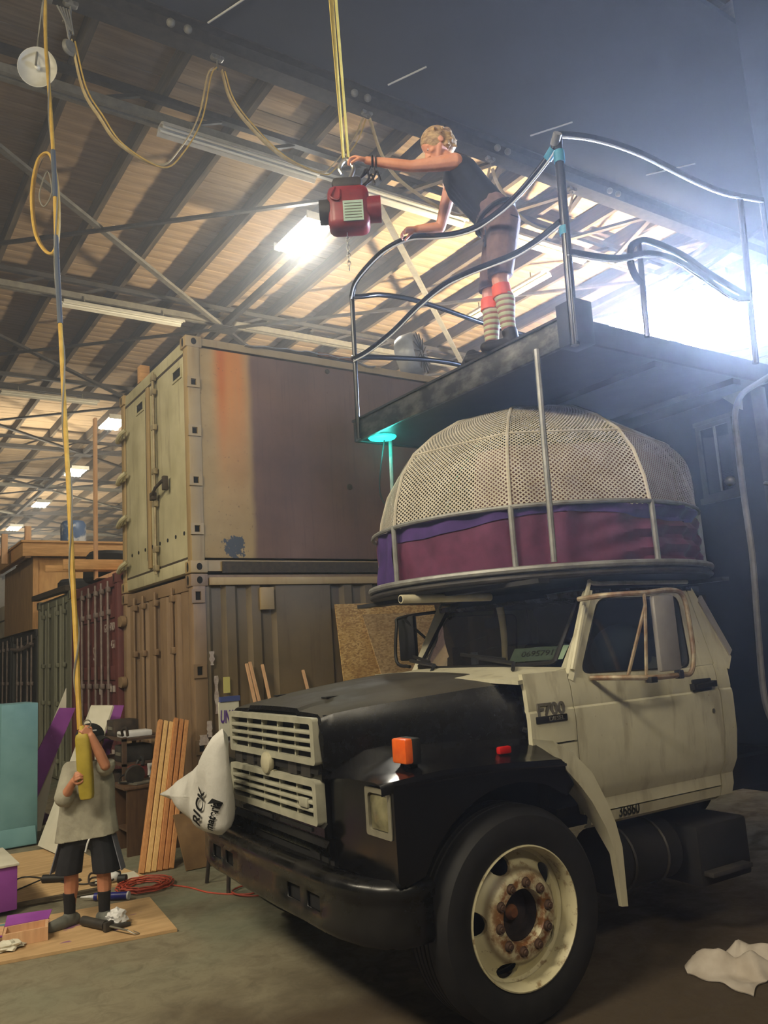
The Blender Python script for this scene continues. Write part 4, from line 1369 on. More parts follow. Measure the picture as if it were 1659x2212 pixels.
# badge, numbers
bg = MB().box(sp_(NEAR, 3.04, 1.30, -.004), (.215, .006, .035), None, .004).build('model_badge', 'ink_black', T)
text('badge_letters', 'F700', .085, sp_(NEAR, 3.045, 1.345, -.008), (1, 0, 0), (0, 0, 1), 'badge_grey', bg, .004, bold=.003, sx=1.15)
text('badge_letters', 'DIESEL', .03, sp_(NEAR, 3.07, 1.30, -.009), (1, 0, 0), (0, 0, 1), 'badge_grey', bg, .002, sx=1.2)
text('fleet_number', '36860', .08, sp_(NEAR, 3.58, .775, -.004) , (1, 0, 0), (0, 0, 1), 'ink_black', T, .001, bold=.001, sx=.82)

# near mirror: grey head on a rusty bent-pipe bracket; black bracket on the far side
my = 2.87
mr_ = MB().box((3.72, my, 1.69), (.165, .035, .40), None, .012).build('side_mirror', 'mirror_back', T)
MB().tube(spline([(3.40, 3.18, 1.90), (3.42, my + .1, 1.905), (3.6, my, 1.905), (3.80, my, 1.915), (3.90, my, 1.88), (3.925, my, 1.72), (3.925, my, 1.56), (3.885, my, 1.47), (3.80, my, 1.465), (3.6, my, 1.465), (3.45, my + .08, 1.475), (3.36, 3.11, 1.48)], 5), .014, 8).build('mirror_bracket', 'rusty_pipe', mr_)
for a, b in (((3.585, my, 1.90), (3.585, my, 1.84)), ((3.585, my, 1.84), (3.515, 2.98, 1.485)), ((3.585, my, 1.84), (3.56, my + .03, 1.44))):
    MB().tube([a, b], .010, 7).build('mirror_strut', 'rusty_pipe', mr_)
MB().box((3.57, my, 1.455), (.05, .04, .03), None, .005).build('clamp', 'ink_black', mr_)
MB().box((3.79, my, 1.468), (.035, .04, .045), None, .005).build('clamp', 'ink_black', mr_)
fy = 5.10
fm = MB().box((3.60, fy, 1.77), (.05, .15, .34), .35, .012).build('far_mirror', 'ink_black', T)
MB().tube(spline([(3.46, fy - .2, 1.56), (3.48, fy, 1.60), (3.50, fy, 1.86), (3.55, fy, 1.93), (3.84, fy - .2, 1.96)], 5), .013, 7).build('mirror_bracket', 'ink_black', fm)
MB().tube([(3.56, fy, 1.93), (3.72, fy - .2, 1.68)], .011, 6).build('mirror_strut', 'ink_black', fm)

# box body behind the cab
MB().bb((5.15, YC - 1.22, .92), (5.20, YC + 1.22, 3.27), .01).build('box_front', 'black_wall', T)
for s in (NEAR, FAR):
    MB().bb((5.2, YC + s * 1.22, .92), (7.3, YC + s * 1.19, 3.27)).build('box_side', 'black_wall', T)
MB().bb((5.2, YC - 1.19, .90), (7.3, YC + 1.19, .95)).build('box_floor', 'chassis', T)
MB().bb((7.26, YC - 1.19, .95), (7.3, YC + 1.19, 3.27)).build('box_rear', 'black_wall', T)
wf_ = MB().frame([(5.13, 3.52, 2.58), (5.13, 3.24, 2.60), (5.13, 3.24, 3.13), (5.13, 3.52, 3.13)], [(5.13, 3.49, 2.62), (5.13, 3.27, 2.63), (5.13, 3.27, 3.09), (5.13, 3.49, 3.09)], (.03, 0, 0)).bb((5.125, 3.22, 3.12), (5.14, 3.53, 3.15)).bb((5.12, 3.22, 2.56), (5.15, 3.54, 2.60)).build('box_window', 'steel_dark', T)
MB().bb((5.145, 3.27, 2.63), (5.148, 3.49, 3.09)).build('window_pane', 'glass', wf_)
MB().bb((5.135, 3.37, 2.63), (5.145, 3.385, 3.09)).build('glazing_bar', 'steel_grey', wf_)
MB().sphere((5.12, 3.30, 2.68), .035, 8).build('window_lamp', 'chrome_dull', wf_)
MB().tube(spline([(5.08, 2.70, 3.31), (5.08, 2.84, 3.30), (5.05, 2.96, 3.26), (5.0, 3.06, 3.20), (4.98, 3.11, 3.08), (4.98, 3.12, 2.9), (5.0, 3.14, 2.52), (5.0, 3.14, 2.14), (5.0, 3.17, 1.68), (5.0, 3.19, 1.24), (5.02, 3.15, 1.06), (5.1, 3.10, .99), (5.15, 3.05, .98)], 6), .020, 8).build('air_hose', mat('hose_grey', (104, 104, 108), (124, 124, 126), .5, scale=8).name, T)
MB().bb((5.10, 2.985, 1.0), (5.15, 3.06, 3.25), .006).build('door_post', 'steel_dark', T)
MB().prism([(5.13, 2.86, 3.1), (5.13, 2.97, 3.08), (5.13, 3.0, 1.85), (5.13, 2.86, 1.85)], (.015, 0, 0)).build('grey_panel', 'steel_grey', T)
MB().tube([(5.10, 3.02, 2.60), (5.06, 3.02, 2.60), (5.04, 2.97, 2.585), (5.05, 2.92, 2.59)], .014, 8).build('latch_handle', 'chrome_dull', T)
MB().prism([(5.12, 3.28, 3.27), (5.12, 3.14, 3.27), (5.12, 3.15, 3.14)], (.02, 0, 0)).build('gusset', 'steel_grey', T)
# tank and step under the cab
tk = MB().tube([(3.50, 3.30, .50), (3.98, 3.30, .50)], .17, 24).build('fuel_tank', 'chassis', T)
for xx in (3.6, 3.86):
    MB().tube([(xx, 3.30 + .174 * math.cos(k * PI / 12), .5 + .174 * math.sin(k * PI / 12)) for k in range(24)], .009, 5, closed=True).build('tank_strap', 'steel_dark', tk)
MB().cyl((3.50, 3.2, .62), (3.44, 3.16, .66), .03, 10).build('filler_cap', 'chrome_dull', tk)
sb = MB().bb((4.05, 3.08, .30), (4.50, 3.5, .62), .02).build('step_box', 'chassis', T)
MB().bb((4.07, 3.02, .36), (4.42, 3.14, .385), .004).build('step_tread', 'steel_dark', sb)

# the nose and box are a little wider and the cab a little shorter than laid out above
CAB = ('door', 'cowl_side', 'cab_quarter', 'rocker_panel', 'rear_pillar', 'rain_deflector', 'windscreen', 'windscreen_pillar', 'windscreen_seal', 'windscreen_header', 'drip_rail', 'cab_roof', 'cowl_panel', 'cab_back', 'cab_floor', 'dashboard', 'bench_seat', 'steering_wheel', 'permit_card', 'dash_box', 'dash_note', 'wiper', 'rear_view_mirror', 'side_mirror', 'model_badge', 'fleet_number')
for ch in [q for q in sc.objects if q.parent == T]:
    base = ch.name.split('.')[0]
    if base in ('front_wheel', 'rear_wheel'):
        ch.location.y = (ch.location.y - (YC - PIV[1])) * 1.06 + (4.14 - PIV[1])
        continue
    ky, yc = (0.968, 4.03) if base in CAB else (1.06, 4.14)
    for ob in [ch] + [q for q in sc.objects if q.parent == ch]:
        for v in ob.data.vertices:
            if v.co.x > 0:
                v.co.x *= 0.97
            q = v.co.y - (YC - PIV[1])
            if base in CAB and q > 0:
                v.co.x += .16 * min(1, max(0, (q - .72) / .2))
                q *= .93
            v.co.y = q * ky + (yc - PIV[1])

# ---------------------------------------------------------------- platform over the cab, with its wavy railing
mat('platform_black', (22, 23, 26), (40, 40, 42), 0.5, 0.0, scale=5, bump=0.1)
mat('fascia_metal', (48, 50, 50), (112, 112, 104), 0.42, 0.5, scale=7, stretch=(1, 1, 2), lo=.42, hi=.75)
mat('rail_black', (10, 10, 11), rough=0.22, metal=0.3)
mat('rope_light', (216, 220, 224), rough=0.15)
mat('blue_tape', (40, 122, 150), (54, 140, 166), 0.6, scale=14)
mat('galv', (128, 128, 124), (156, 156, 150), 0.45, 0.4, scale=10)
PX, PY0, PY1, PZ = 3.33, 2.90, 5.22, 3.46
o = thing('viewing_platform', 'black platform with wavy pipe railing above the truck cab', 'platform', (5.3, 4.06, 3.30))
MB().bb((PX + .04, PY0 + .04, 3.31), (7.3, PY1 - .04, 3.455)).build('deck', 'platform_black', o)
MB().bb((PX, PY0, 3.30), (PX + .035, PY1, 3.462), .006).build('front_fascia', 'fascia_metal', o)
MB().bb((PX, PY0 - .0, 3.30), (7.3, PY0 + .035, 3.44), .006).build('side_fascia', 'platform_black', o)
MB().bb((PX, PY1 - .035, 3.30), (7.3, PY1, 3.44), .006).build('side_fascia', 'platform_black', o)
MB().bb((PX - .012, PY0 - .01, 3.46), (PX + .06, PY1, 3.475)).build('edge_strip', 'platform_black', o)
MB().box((PX + .03, PY0 + .02, 3.40), (.14, .14, .25), None, .004).build('corner_bracket', 'platform_black', o)
for x in (4.1, 4.9, 5.7, 6.5):
    MB().bb((x - .04, PY0 + .05, 3.27), (x + .04, PY1 - .05, 3.31)).build('floor_joist', 'platform_black', o)


def rail(pts, r=.021, rope=True):
    sp = spline(pts, 5)
    b = MB().tube(sp, r, 10).build('rail', 'rail_black', o)
    if rope:
        MB().tube([p + V((-.018, -.018, -.032)) for p in sp], .0055, 6).build('rope_light', 'rope_light', b)
    return b


FT = [(5.08, 4.449), (5.016, 4.538), (4.861, 4.586), (4.633, 4.614), (4.422, 4.595), (4.228, 4.542), (3.998, 4.438), (3.783, 4.351), (3.579, 4.299), (3.382, 4.294), (3.234, 4.309), (3.07, 4.354), (2.93, 4.408), (2.865, 4.45)]
rail([(3.30, y, z) for y, z in FT])
FL2 = [(5.10, 3.941), (4.869, 3.935), (4.555, 3.965), (4.234, 4.032), (3.943, 4.062), (3.704, 4.04), (3.483, 4.004), (3.278, 3.971), (3.083, 3.968), (2.89, 3.99)]
rail([(3.30, y, z) for y, z in FL2])
rail([(3.30, 2.855, 4.50), (3.36, 2.86, 4.527), (3.575, 2.86, 4.58), (3.823, 2.86, 4.614), (4.082, 2.86, 4.624), (4.352, 2.86, 4.61), (4.639, 2.86, 4.596), (4.948, 2.86, 4.606), (5.379, 2.86, 4.676)])
rail([(3.30, 2.87, 3.80), (3.535, 2.86, 3.819), (3.739, 2.86, 3.857), (4.004, 2.86, 3.947), (4.274, 2.86, 3.966), (4.544, 2.86, 3.907), (4.828, 2.86, 3.837), (5.016, 2.86, 3.858)])
rail([(3.90, 2.86, 3.742), (3.856, 2.86, 3.775), (3.828, 2.86, 3.85), (3.848, 2.86, 3.95), (3.92, 2.86, 4.005), (4.02, 2.86, 4.035), (4.196, 2.86, 4.032), (4.375, 2.86, 4.011), (4.602, 2.86, 3.951), (4.943, 2.86, 3.887), (5.02, 2.86, 3.885)], rope=False)
rail([(3.30, 5.085, 4.45), (3.45, 5.16, 4.51), (3.651, 5.2, 4.581), (3.935, 5.2, 4.604), (4.279, 5.2, 4.586), (4.802, 5.2, 4.53), (5.4, 5.2, 4.5)], rope=False)
rail([(3.30, 5.10, 3.94), (3.387, 5.2, 4.0), (3.748, 5.2, 4.05), (4.133, 5.2, 4.088), (4.488, 5.2, 4.09), (5.2, 5.2, 4.02)], rope=False)
for a, b, r in (((3.30, 5.105, 3.30), (3.30, 5.08, 4.45), .019), ((3.30, 2.885, 3.26), (3.30, 2.85, 4.50), .026), ((3.899, 2.86, 3.40), (3.928, 2.86, 4.0), .017), ((5.0, 2.86, 3.40), (5.108, 2.86, 4.62), .021), ((5.35, 2.86, 3.40), (5.379, 2.86, 4.68), .019), ((5.2, 5.2, 3.40), (5.3, 5.2, 4.5), .019)):
    MB().tube([a, b], r, 10).build('rail_post', 'rail_black', o)
MB().tube([(3.28, 2.86, 4.44), (3.26, 2.81, 4.475)], .026, 10).build('joint_clamp', 'galv', o)
MB().tube([(3.30, 2.853, 4.33), (3.30, 2.852, 4.40)], .031, 10).build('tape_wrap', 'blue_tape', o)
MB().tube([(3.30, 2.94, 4.402), (3.30, 2.885, 4.435)], .027, 10).build('tape_wrap', 'blue_tape', o)
MB().tube([(3.30, 2.872, 3.90), (3.30, 2.871, 3.95)], .03, 10).build('tape_wrap', 'blue_tape', o)
for (a, b, r) in (((3.225, 3.10, 3.30), (3.20, 3.10, 2.10), .017), ((3.59, 5.1, 3.31), (3.55, 5.1, 2.10), .016)):
    MB().tube([a, b], r, 8).build('strut', 'galv', o)
lp = MB().lathe([(0, -.012), (.10, -.012), (.11, 0), (0, 0)], (3.46, 5.02, 3.305), (0, 0, 1), 20).build('led_lamp', 'cyan_led', o)
MB().tube(spline([(3.5, 5.05, 3.30), (3.48, 5.12, 3.0), (3.5, 5.14, 2.85), (3.55, 5.1, 2.75)], 5), .006, 6).build('lamp_cord', 'ink_black', lp)
d_ = bpy.data.lights.new('led_glow', 'POINT'); d_.energy, d_.color, d_.shadow_soft_size = 4, (0.1, 1, .85), .08
l_ = bpy.data.objects.new('led_glow', d_); sc.collection.objects.link(l_); l_.location = (3.46, 5.02, 3.20)
tag(MB().grid(lambda u, v: V((3.36 + .28 * u + .0, 3.72 + .40 * v, 3.478 + .13 * max(0, math.sin(PI * u) * math.sin(PI * v)) * (1 + .9 * noise.noise((u * 4, v * 5, 2))))), 16, 16, .012).build('black_bag', mat('black_cloth', (14, 14, 16), (28, 28, 30), .9, scale=10).name), 'crumpled black bag on the platform edge by the feet of the leaning person', 'bag')

# ---------------------------------------------------------------- domed tent on the cab roof rack
mat('net_white', (178, 170, 152), (202, 194, 176), 0.85, scale=6)
mat('cloth_plum', (84, 36, 62), (104, 48, 78), 0.85, scale=8, bump=.15)
mat('cloth_violet', (60, 38, 98), (76, 48, 114), 0.85, scale=8, bump=.15)
mat('tray_dark', (34, 35, 37), (52, 52, 52), 0.6, scale=6)
mat('pvc', (206, 196, 164), (222, 214, 186), 0.4, scale=8)
DC = V((4.0, 4.07, 0))
DR = 1.10
o = thing('dome_tent', 'white lace dome tent with purple skirt on the roof rack of the truck', 'tent', (4.0, 4.07, 2.0))
NR = 8
A0 = math.radians(220.3)


def gore(a, r, sag=.35):
    st_ = 2 * PI / NR
    d = ((a - A0) % st_) - st_ / 2
    k = math.cos(st_ / 2) / math.cos(d)
    return r * (1 - sag * (1 - k)) if False else r * (k * (1 - .15) + .15)


prof = [(1.085, 2.43), (1.06, 2.60), (1.00, 2.78), (.90, 2.93), (.74, 3.06), (.53, 3.18), (.30, 3.25), (.06, 3.28)]


def pr_at(t):
    q = t * (len(prof) - 1)
    i = min(int(q), len(prof) - 2)
    f = q - i
    P_ = [V((a, b)) for a, b in prof]
    p0 = P_[i - 1] if i else P_[0] * 2 - P_[1]
    p3 = P_[i + 2] if i + 2 < len(P_) else P_[-1] * 2 - P_[-2]
    return 0.5 * ((2 * P_[i]) + (P_[i + 1] - p0) * f + (2 * p0 - 5 * P_[i] + 4 * P_[i + 1] - p3) * f * f + (3 * P_[i] - p0 - 3 * P_[i + 1] + p3) * f ** 3)


def dome(a, t):
    q = pr_at(t)
    r = gore(a, q.x)
    z = q.y
    b = (math.degrees(a) + 48 + 180) % 360 - 180     # the bulge of the cloth on the right
    r += .075 * math.exp(-(b / 26) ** 2) * math.exp(-((t - .33) / .2) ** 2)
    return V((DC.x + r * math.cos(a), DC.y + r * math.sin(a), z))


net = MB()
NA, NT_ = 430, 100
vs = {}
for i in range(NA):
    for j in range(NT_ + 1):
        vs[i, j] = dome(2 * PI * i / NA, (j / NT_) ** 0.98)
bmn = net.bm
vv = {k: bmn.verts.new(p) for k, p in vs.items() if (k[0] + k[1]) % 2 == 0}
for i in range(NA):
    for j in range(1, NT_):
        if (i + j) % 2 == 1:
            ks = [(i, j - 1), ((i + 1) % NA, j), (i, j + 1), ((i - 1) % NA, j)]
            ps = [vs[k] for k in ks]
            c_ = (ps[0] + ps[1] + ps[2] + ps[3]) / 4
            s_ = .60
            inn = [bmn.verts.new(c_ + (p - c_) * s_) for p in ps]
            q = [vv[k] for k in ks]
            for m_ in range(4):
                bmn.faces.new((q[m_], q[(m_ + 1) % 4], inn[(m_ + 1) % 4], inn[m_]))
net = net.build('lace_net', 'net_white', o, recalc=False, sharp=60)
net['kind'] = 'stuff'
# lining seen through the lower net, ribs, rings
for k in range(NR):
    a = A0 + 2 * PI * k / NR
    MB().tube([V((DC.x + r_ * 1.005 * math.cos(a), DC.y + r_ * 1.005 * math.sin(a), z_)) for r_, z_ in prof], .011, 6).build('rib', 'net_white', o)
    MB().tube([V((DC.x + 1.095 * math.cos(a), DC.y + 1.095 * math.sin(a), z_)) for z_ in (2.08, 2.45)], .017, 8).build('skirt_post', 'galv', o)
MB().tube([dome(2 * PI * k / 80, .42) * 1.0 for k in range(80)], .009, 5, closed=True).build('mid_hoop', 'net_white', o)
MB().tube([(DC.x + 1.095 * math.cos(2 * PI * k / 64), DC.y + 1.095 * math.sin(2 * PI * k / 64), 2.445) for k in range(64)], .014, 8, closed=True).build('upper_hoop', 'galv', o)
MB().tube([(DC.x + 1.13 * math.cos(2 * PI * k / 64), DC.y + 1.13 * math.sin(2 * PI * k / 64), 2.085) for k in range(64)], .02, 8, closed=True).build('lower_hoop', 'galv', o)
MB().tube([(DC.x + 1.125 * math.cos(2 * PI * k / 64), DC.y + 1.125 * math.sin(2 * PI * k / 64), 2.04) for k in range(64)], .015, 8, closed=True).build('lower_hoop', 'steel_dark', o)


def skirt(a, z, ex=0.0):
    fold = .012 * math.sin(a * 26 + 3 * noise.noise((a * 2, z * 3, 0))) + .02 * noise.noise((a * 6, z * 6, 3))
    dr = 0
    b = (math.degrees(a) % 360)
    if 235 < b < 330:      # the cloth hangs in swags on the right
        w_ = math.sin((b - 235) / 95 * PI)
        fold += w_ * .022 * math.sin(z * 55 + (b - 280) ** 2 * .004)
    return V((DC.x + (1.065 + fold + ex) * math.cos(a), DC.y + (1.065 + fold + ex) * math.sin(a), z))


MB().grid(lambda u, v: skirt(2 * PI * u, 2.09 + .35 * v), 240, 16).build('plum_skirt', 'cloth_plum', o)
MB().grid(lambda u, v: skirt(math.radians(165 + 130 * u), 2.44 - v * (.07 + .03 * math.sin(u * 9)), .008), 90, 4).build('violet_band', 'cloth_violet', o)
MB().grid(lambda u, v: skirt(math.radians(150 + 22 * u), 2.10 + .34 * v, .012), 20, 8).build('violet_band', 'cloth_violet', o)
MB().lathe([(0, 2.07), (1.12, 2.07), (1.13, 2.045), (1.12, 2.02), (0, 2.02)], (DC.x, DC.y, 0), (0, 0, 1), 64).build('tray', 'tray_dark', o)
MB().bb((3.18, 4.2, 2.0), (3.3, 4.95, 2.02)).bb((3.12, 3.15, 1.995), (3.2, 4.98, 2.02)).build('tray_beam', 'tray_dark', o)
MB().bb((4.75, 3.15, 1.995), (4.83, 4.98, 2.02)).build('tray_beam', 'tray_dark', o)
MB().tube([(2.80, 3.98, 1.985), (3.5, 3.98, 1.985)], .026, 12).build('pvc_pipe', 'pvc', o)
MB().tube([(2.797, 3.98, 1.985), (2.81, 3.98, 1.985)], .019, 12).build('pipe_bore', 'hole_dark', o)
MB().grid(lambda u, v: dome(math.radians(205 + 120 * u), .02 + .38 * v) - (dome(math.radians(205 + 120 * u), .02 + .38 * v) - V((4.0, 4.07, 2.5))) * .10, 24, 6).build('inner_lining', mat('lining', (120, 84, 84), (150, 112, 104), .9, scale=4).name, o)

# ---------------------------------------------------------------- hoist, slings, festoon cable
mat('strap_yellow', (186, 160, 60), (206, 182, 84), 0.8, scale=14, bump=.1)
mat('cable_yellow', (176, 138, 44), (196, 160, 66), 0.6, scale=12)
mat('cable_flat', (164, 140, 88), (190, 172, 124), 0.6, scale=10)
mat('hoist_red', (112, 26, 30), (140, 38, 40), 0.4, scale=9)
mat('hoist_label', (150, 176, 160), (166, 190, 174), 0.5, scale=9)
o = thing('chain_hoist', 'red electric chain hoist hanging from a yellow sling, at the hand of the leaning person', 'hoist', (2.70, 4.13, 4.30))
B = V((2.70, 4.13, 4.53))
EX, EZ = V((.825, -.565, 0)), V((0, 0, 1))
FW = V((.5643, .8255, 0))
RM = Matrix((EX, FW, EZ)).transposed()
MB().box(B, (.27, .18, .30), RM, .05, 3).build('body', 'hoist_red', o)
MB().box(B + V((0, 0, .17)), (.20, .15, .08), RM, .03).build('gearbox', 'steel_dark', o)
MB().tube([B + EX * .12, B + EX * .21], .085, 18).build('motor_cap', 'hoist_red', o)
MB().tube([B - EX * .12, B - EX * .19], .08, 18).build('brake_cover', 'steel_dark', o)
MB().box(B + EX * .03 - FW * .094 + V((0, 0, -.05)), (.13, .006, .14), RM).build('rating_plate', 'hoist_label', o)
for k in range(6):
    MB().box(B + EX * .03 - FW * .098 + V((0, 0, -.10 + k * .02)), (.11, .004, .004), RM).build('plate_line', 'steel_grey', o)
MB().tube(spline([B + V((0, 0, .2)), B + V((0, 0, .25)) + EX * .03, B + V((0, 0, .31)) + EX * .045, B + V((0, 0, .37)), B + V((0, 0, .31)) - EX * .045, B + V((0, 0, .26)) - EX * .03], 5), .014, 8).build('top_hook', 'chrome_dull', o)
MB().tube(spline([B - EX * .08 + FW * -.09 + V((0, 0, .12)), B - EX * .11 - FW * .1 + V((0, 0, .05)), B - EX * .06 - FW * .1 + V((0, 0, .03)), B - EX * .05 - FW * .095 + V((0, 0, .1))], 4), .008, 6).build('ring', 'hoist_red', o)
cb = MB()
for k in range(9):
    c_ = B + V((0, 0, -.17 - k * .028)) - EX * .02
    u_ = EX if k % 2 else FW
    cb.tube([c_ + u_ * .011 * math.cos(q * PI / 4) + EZ * .02 * math.sin(q * PI / 4) for q in range(8)], .0035, 5, closed=True)
cb.build('load_chain', 'chrome_dull', o, kind='stuff')
for k, (dx, dz) in enumerate(((.10, .24), (.14, .27), (.17, .22), (.13, .20))):
    MB().tube(spline([B + EX * (dx - .06) + V((0, 0, dz - .05)), B + EX * dx + V((0, 0, dz)), B + EX * (dx + .03) + V((0, 0, dz + .05)), B + EX * (dx + .05) + V((0, 0, dz - .02))], 4), .008, 6).build('loose_chain', 'steel_dark', o)

a0, a1 = V((2.688, 4.141, 4.90)), V((2.63, 4.18, 9.36))
s_ = thing('lifting_sling', 'yellow webbing sling holding the red hoist, running up out of the picture', 'sling', a0)
n_ = 14


def webbing(name, p, q, w0, w1, tw0, tw1):
    rows = []
    for i in range(n_ + 1):
        f = i / n_
        a = tw0 + (tw1 - tw0) * f
        d = EX * math.cos(a) + FW * math.sin(a)
        c_ = p + (q - p) * f
        w_ = w0 + (w1 - w0) * f
        rows.append([c_ - d * w_ / 2, c_ + d * w_ / 2])
    mb = MB()
    mb.grid(lambda u, v: rows[int(round(u * n_))][int(round(v))], n_, 1, .005)
    return mb.build(name, 'strap_yellow', s_)


webbing('web_strap', a0, a1, .035, .085, 1.2, .1)
webbing('web_strap', V((2.715, 4.122, 4.915)), V((2.68, 4.20, 9.36)), .02, .06, .9, 1.35)
MB().tube([V((2.56, 4.19, 9.40)), V((2.76, 4.19, 9.40))], .03, 8).build('beam_hook', 'steel_dark', s_)

fe = thing('festoon_cable', 'flat pale cable looped from trolley to trolley along the crane beam', 'cable', (4.0, 8.0, 7.0))
tro = [(1.86, 8.34), (3.52, 8.56), (5.62, 8.66)]
loops = [[(1.868, 8.258), (1.984, 7.728), (2.15, 7.461), (2.366, 7.206), (2.793, 7.091), (3.035, 7.363), (3.265, 7.843), (3.394, 8.424), (3.467, 8.54)],
         [(3.57, 8.55), (3.675, 8.195), (3.931, 7.919), (4.318, 7.676), (4.828, 7.613), (5.038, 7.771), (5.38, 8.236), (5.549, 8.6)],
         [(5.66, 8.63), (5.841, 8.115), (6.192, 7.814), (7.009, 7.612), (7.5, 7.9), (7.75, 8.55)],
         [(7.8, 8.55), (7.9, 8.3), (8.3, 7.9), (8.9, 7.85), (9.3, 8.2), (9.5, 8.6)]]
for k, L in enumerate(loops):
    sp = spline([(x, 8.02, z) for x, z in L], 6)
    MB().tube(sp, .017, 8, flat=(1.9, .5)).build('cable_loop', 'cable_flat', fe)
    if k < 2:
        MB().tube([p + V((.03, -.03, -.02 + .03 * math.sin(i * .15))) for i, p in enumerate(sp)], .009, 6).build('cable_loop', 'cable_yellow', fe)
for x, z in tro + [(7.78, 8.62), (9.5, 8.64)]:
    MB().box((x, 8.02, 8.70), (.12, .06, .08), None, .01).build('trolley', 'steel_grey', fe)
    MB().tube([(x, 8.02, 8.68), (x, 8.02, z - .02)], .012, 6).build('trolley_hanger', 'steel_grey', fe)
    for dx in (-.05, .05):
        MB().cyl((x + dx, 7.99, 8.70), (x + dx, 8.05, 8.70), .03, 12).build('trolley_wheel', 'chrome_dull', fe)

# control cable down to the standing person, its coil and the pale dish
ck = thing('control_cable', 'long yellow cable hanging from the ceiling to the standing person, with a tied coil', 'cable', (1.42, 6.0, 1.33))
pts = [(1.403, 5.80, 1.30), (1.411, 5.887, 1.591), (1.422, 5.97, 1.843), (1.433, 6.081, 2.173), (1.445, 6.198, 2.521), (1.465, 6.385, 3.08), (1.478, 6.52, 3.48), (1.495, 6.708, 4.037), (1.514, 6.895, 4.592), (1.541, 7.167, 5.401), (1.578, 7.423, 6.181), (1.603, 7.669, 6.915), (1.618, 7.898, 7.579), (1.621, 8.06, 8.148), (1.61, 8.04, 8.66)]
sp = spline(pts, 5)
MB().tube(sp, .018, 8).build('cable', 'cable_yellow', ck)
MB().tube([p + V((.022 * math.cos(i * .5), .022 * math.sin(i * .5), 0)) for i, p in enumerate(sp)], .007, 5).build('lacing_cord', mat('cord_grey', (120, 116, 104), rough=.8).name, ck)
for a, b in ((40, 47), (49, 54)):
    MB().tube(sp[a:b], .023, 8).build('tape_band', mat('tape_slate', (70, 78, 88), rough=.6).name if 'tape_slate' not in M else 'tape_slate', ck)
cp = [(1.539, 7.602, 6.608), (1.459, 7.616, 6.493), (1.393, 7.514, 6.084), (1.393, 7.352, 5.632), (1.449, 7.233, 5.41), (1.515, 7.176, 5.376), (1.562, 7.23, 5.615), (1.60, 7.42, 6.1), (1.585, 7.55, 6.5)]
for k in range(3):
    MB().tube([p + V((.012 * k, .03 * k, .015 * k)) for p in spline(cp, 5, closed=True)], .014, 7, closed=True).build('coil_turn', 'cable_yellow', ck)
MB().tube(spline([(1.53, 7.5, 6.35), (1.453, 7.47, 6.078), (1.482, 7.408, 5.93), (1.551, 7.41, 6.097)], 5, closed=True), .007, 6, closed=True).build('wire_loop', 'cord_grey', ck)
MB().box((1.61, 8.04, 8.68), (.14, .08, .08), None, .015).build('cable_trolley', 'steel_grey', ck)
for k in range(5):
    MB().tube(spline([(1.72 + .03 * k, 8.0, 8.6), (1.80 + .02 * k, 7.98, 8.42 - .03 * k), (1.84, 8.0, 8.25 + .06 * k), (1.86 - .02 * k, 8.02, 8.45)], 4), .010, 6).build('cable_knot', 'cord_grey', ck)
o = thing('dish_lamp', 'round white dish lamp hanging beside the yellow cable, upper left', 'lamp', (1.60, 8.30, 7.85))
dn = V((-.45, -.85, -.28)).normalized()
dc = V((1.60, 8.32, 8.03))
MB().lathe([(.0, -.02), (.09, -.015), (.16, .0), (.20, .04), (.205, .04), (.165, -.015), (.09, -.03), (.0, -.035)], dc, dn, 32).build('reflector', 'white_enamel', o)
MB().sphere(dc + dn * .03, .03, 10).build('bulb', 'lamp_tube_off', o)
MB().tube([dc - dn * .09 * -1, (1.6, 8.32, 8.4), (1.6, 8.06, 8.72)], .012, 6).build('stem', 'steel_grey', o)
MB().lathe([(0, -.03), (.07, -.03), (.09, 0), (.07, .03), (0, .03)], (1.845, 8.0, 8.15), (.4, -.9, 0), 18).build('pulley_wheel', 'steel_grey', ck)

# ---------------------------------------------------------------- things leaning on the containers
def osb_mat(name, a, b, c):
    t = NT(name)
    co = t.co((1, 1, 1))
    vo = t.n('ShaderNodeTexVoronoi')
    vo.inputs['Scale'].default_value = 38
    t.l(t.co((1, 1, 2.2), (0, .6, 0)), vo.inputs['Vector'])
    r = t.ramp(t.sep(vo.outputs['Color'])[0], [(0.1, lin(a)), (0.5, lin(b)), (0.9, lin(c))])
    r = t.mix(t.mr(t.noise(3, 4, .6, co), .4, .7, 0, .45), r, lin(a))
    t.col(r)
    t.set(rough=.8)
    t.bump(vo.outputs['Distance'], .25, .004)
    M[name] = t.m


osb_mat('osb', (160, 120, 66), (200, 160, 96), (218, 186, 124))
osb_mat('osb_grey', (150, 120, 80), (180, 148, 102), (196, 168, 122))


def board(name, pts, thick, m, label, cat, group=None):
    pts = [V(p) for p in pts]
    n = (pts[1] - pts[0]).cross(pts[2] - pts[0]).normalized()
    ob = MB().prism(pts, n * thick).build(name, m)
    return tag(ob, label, cat, group)


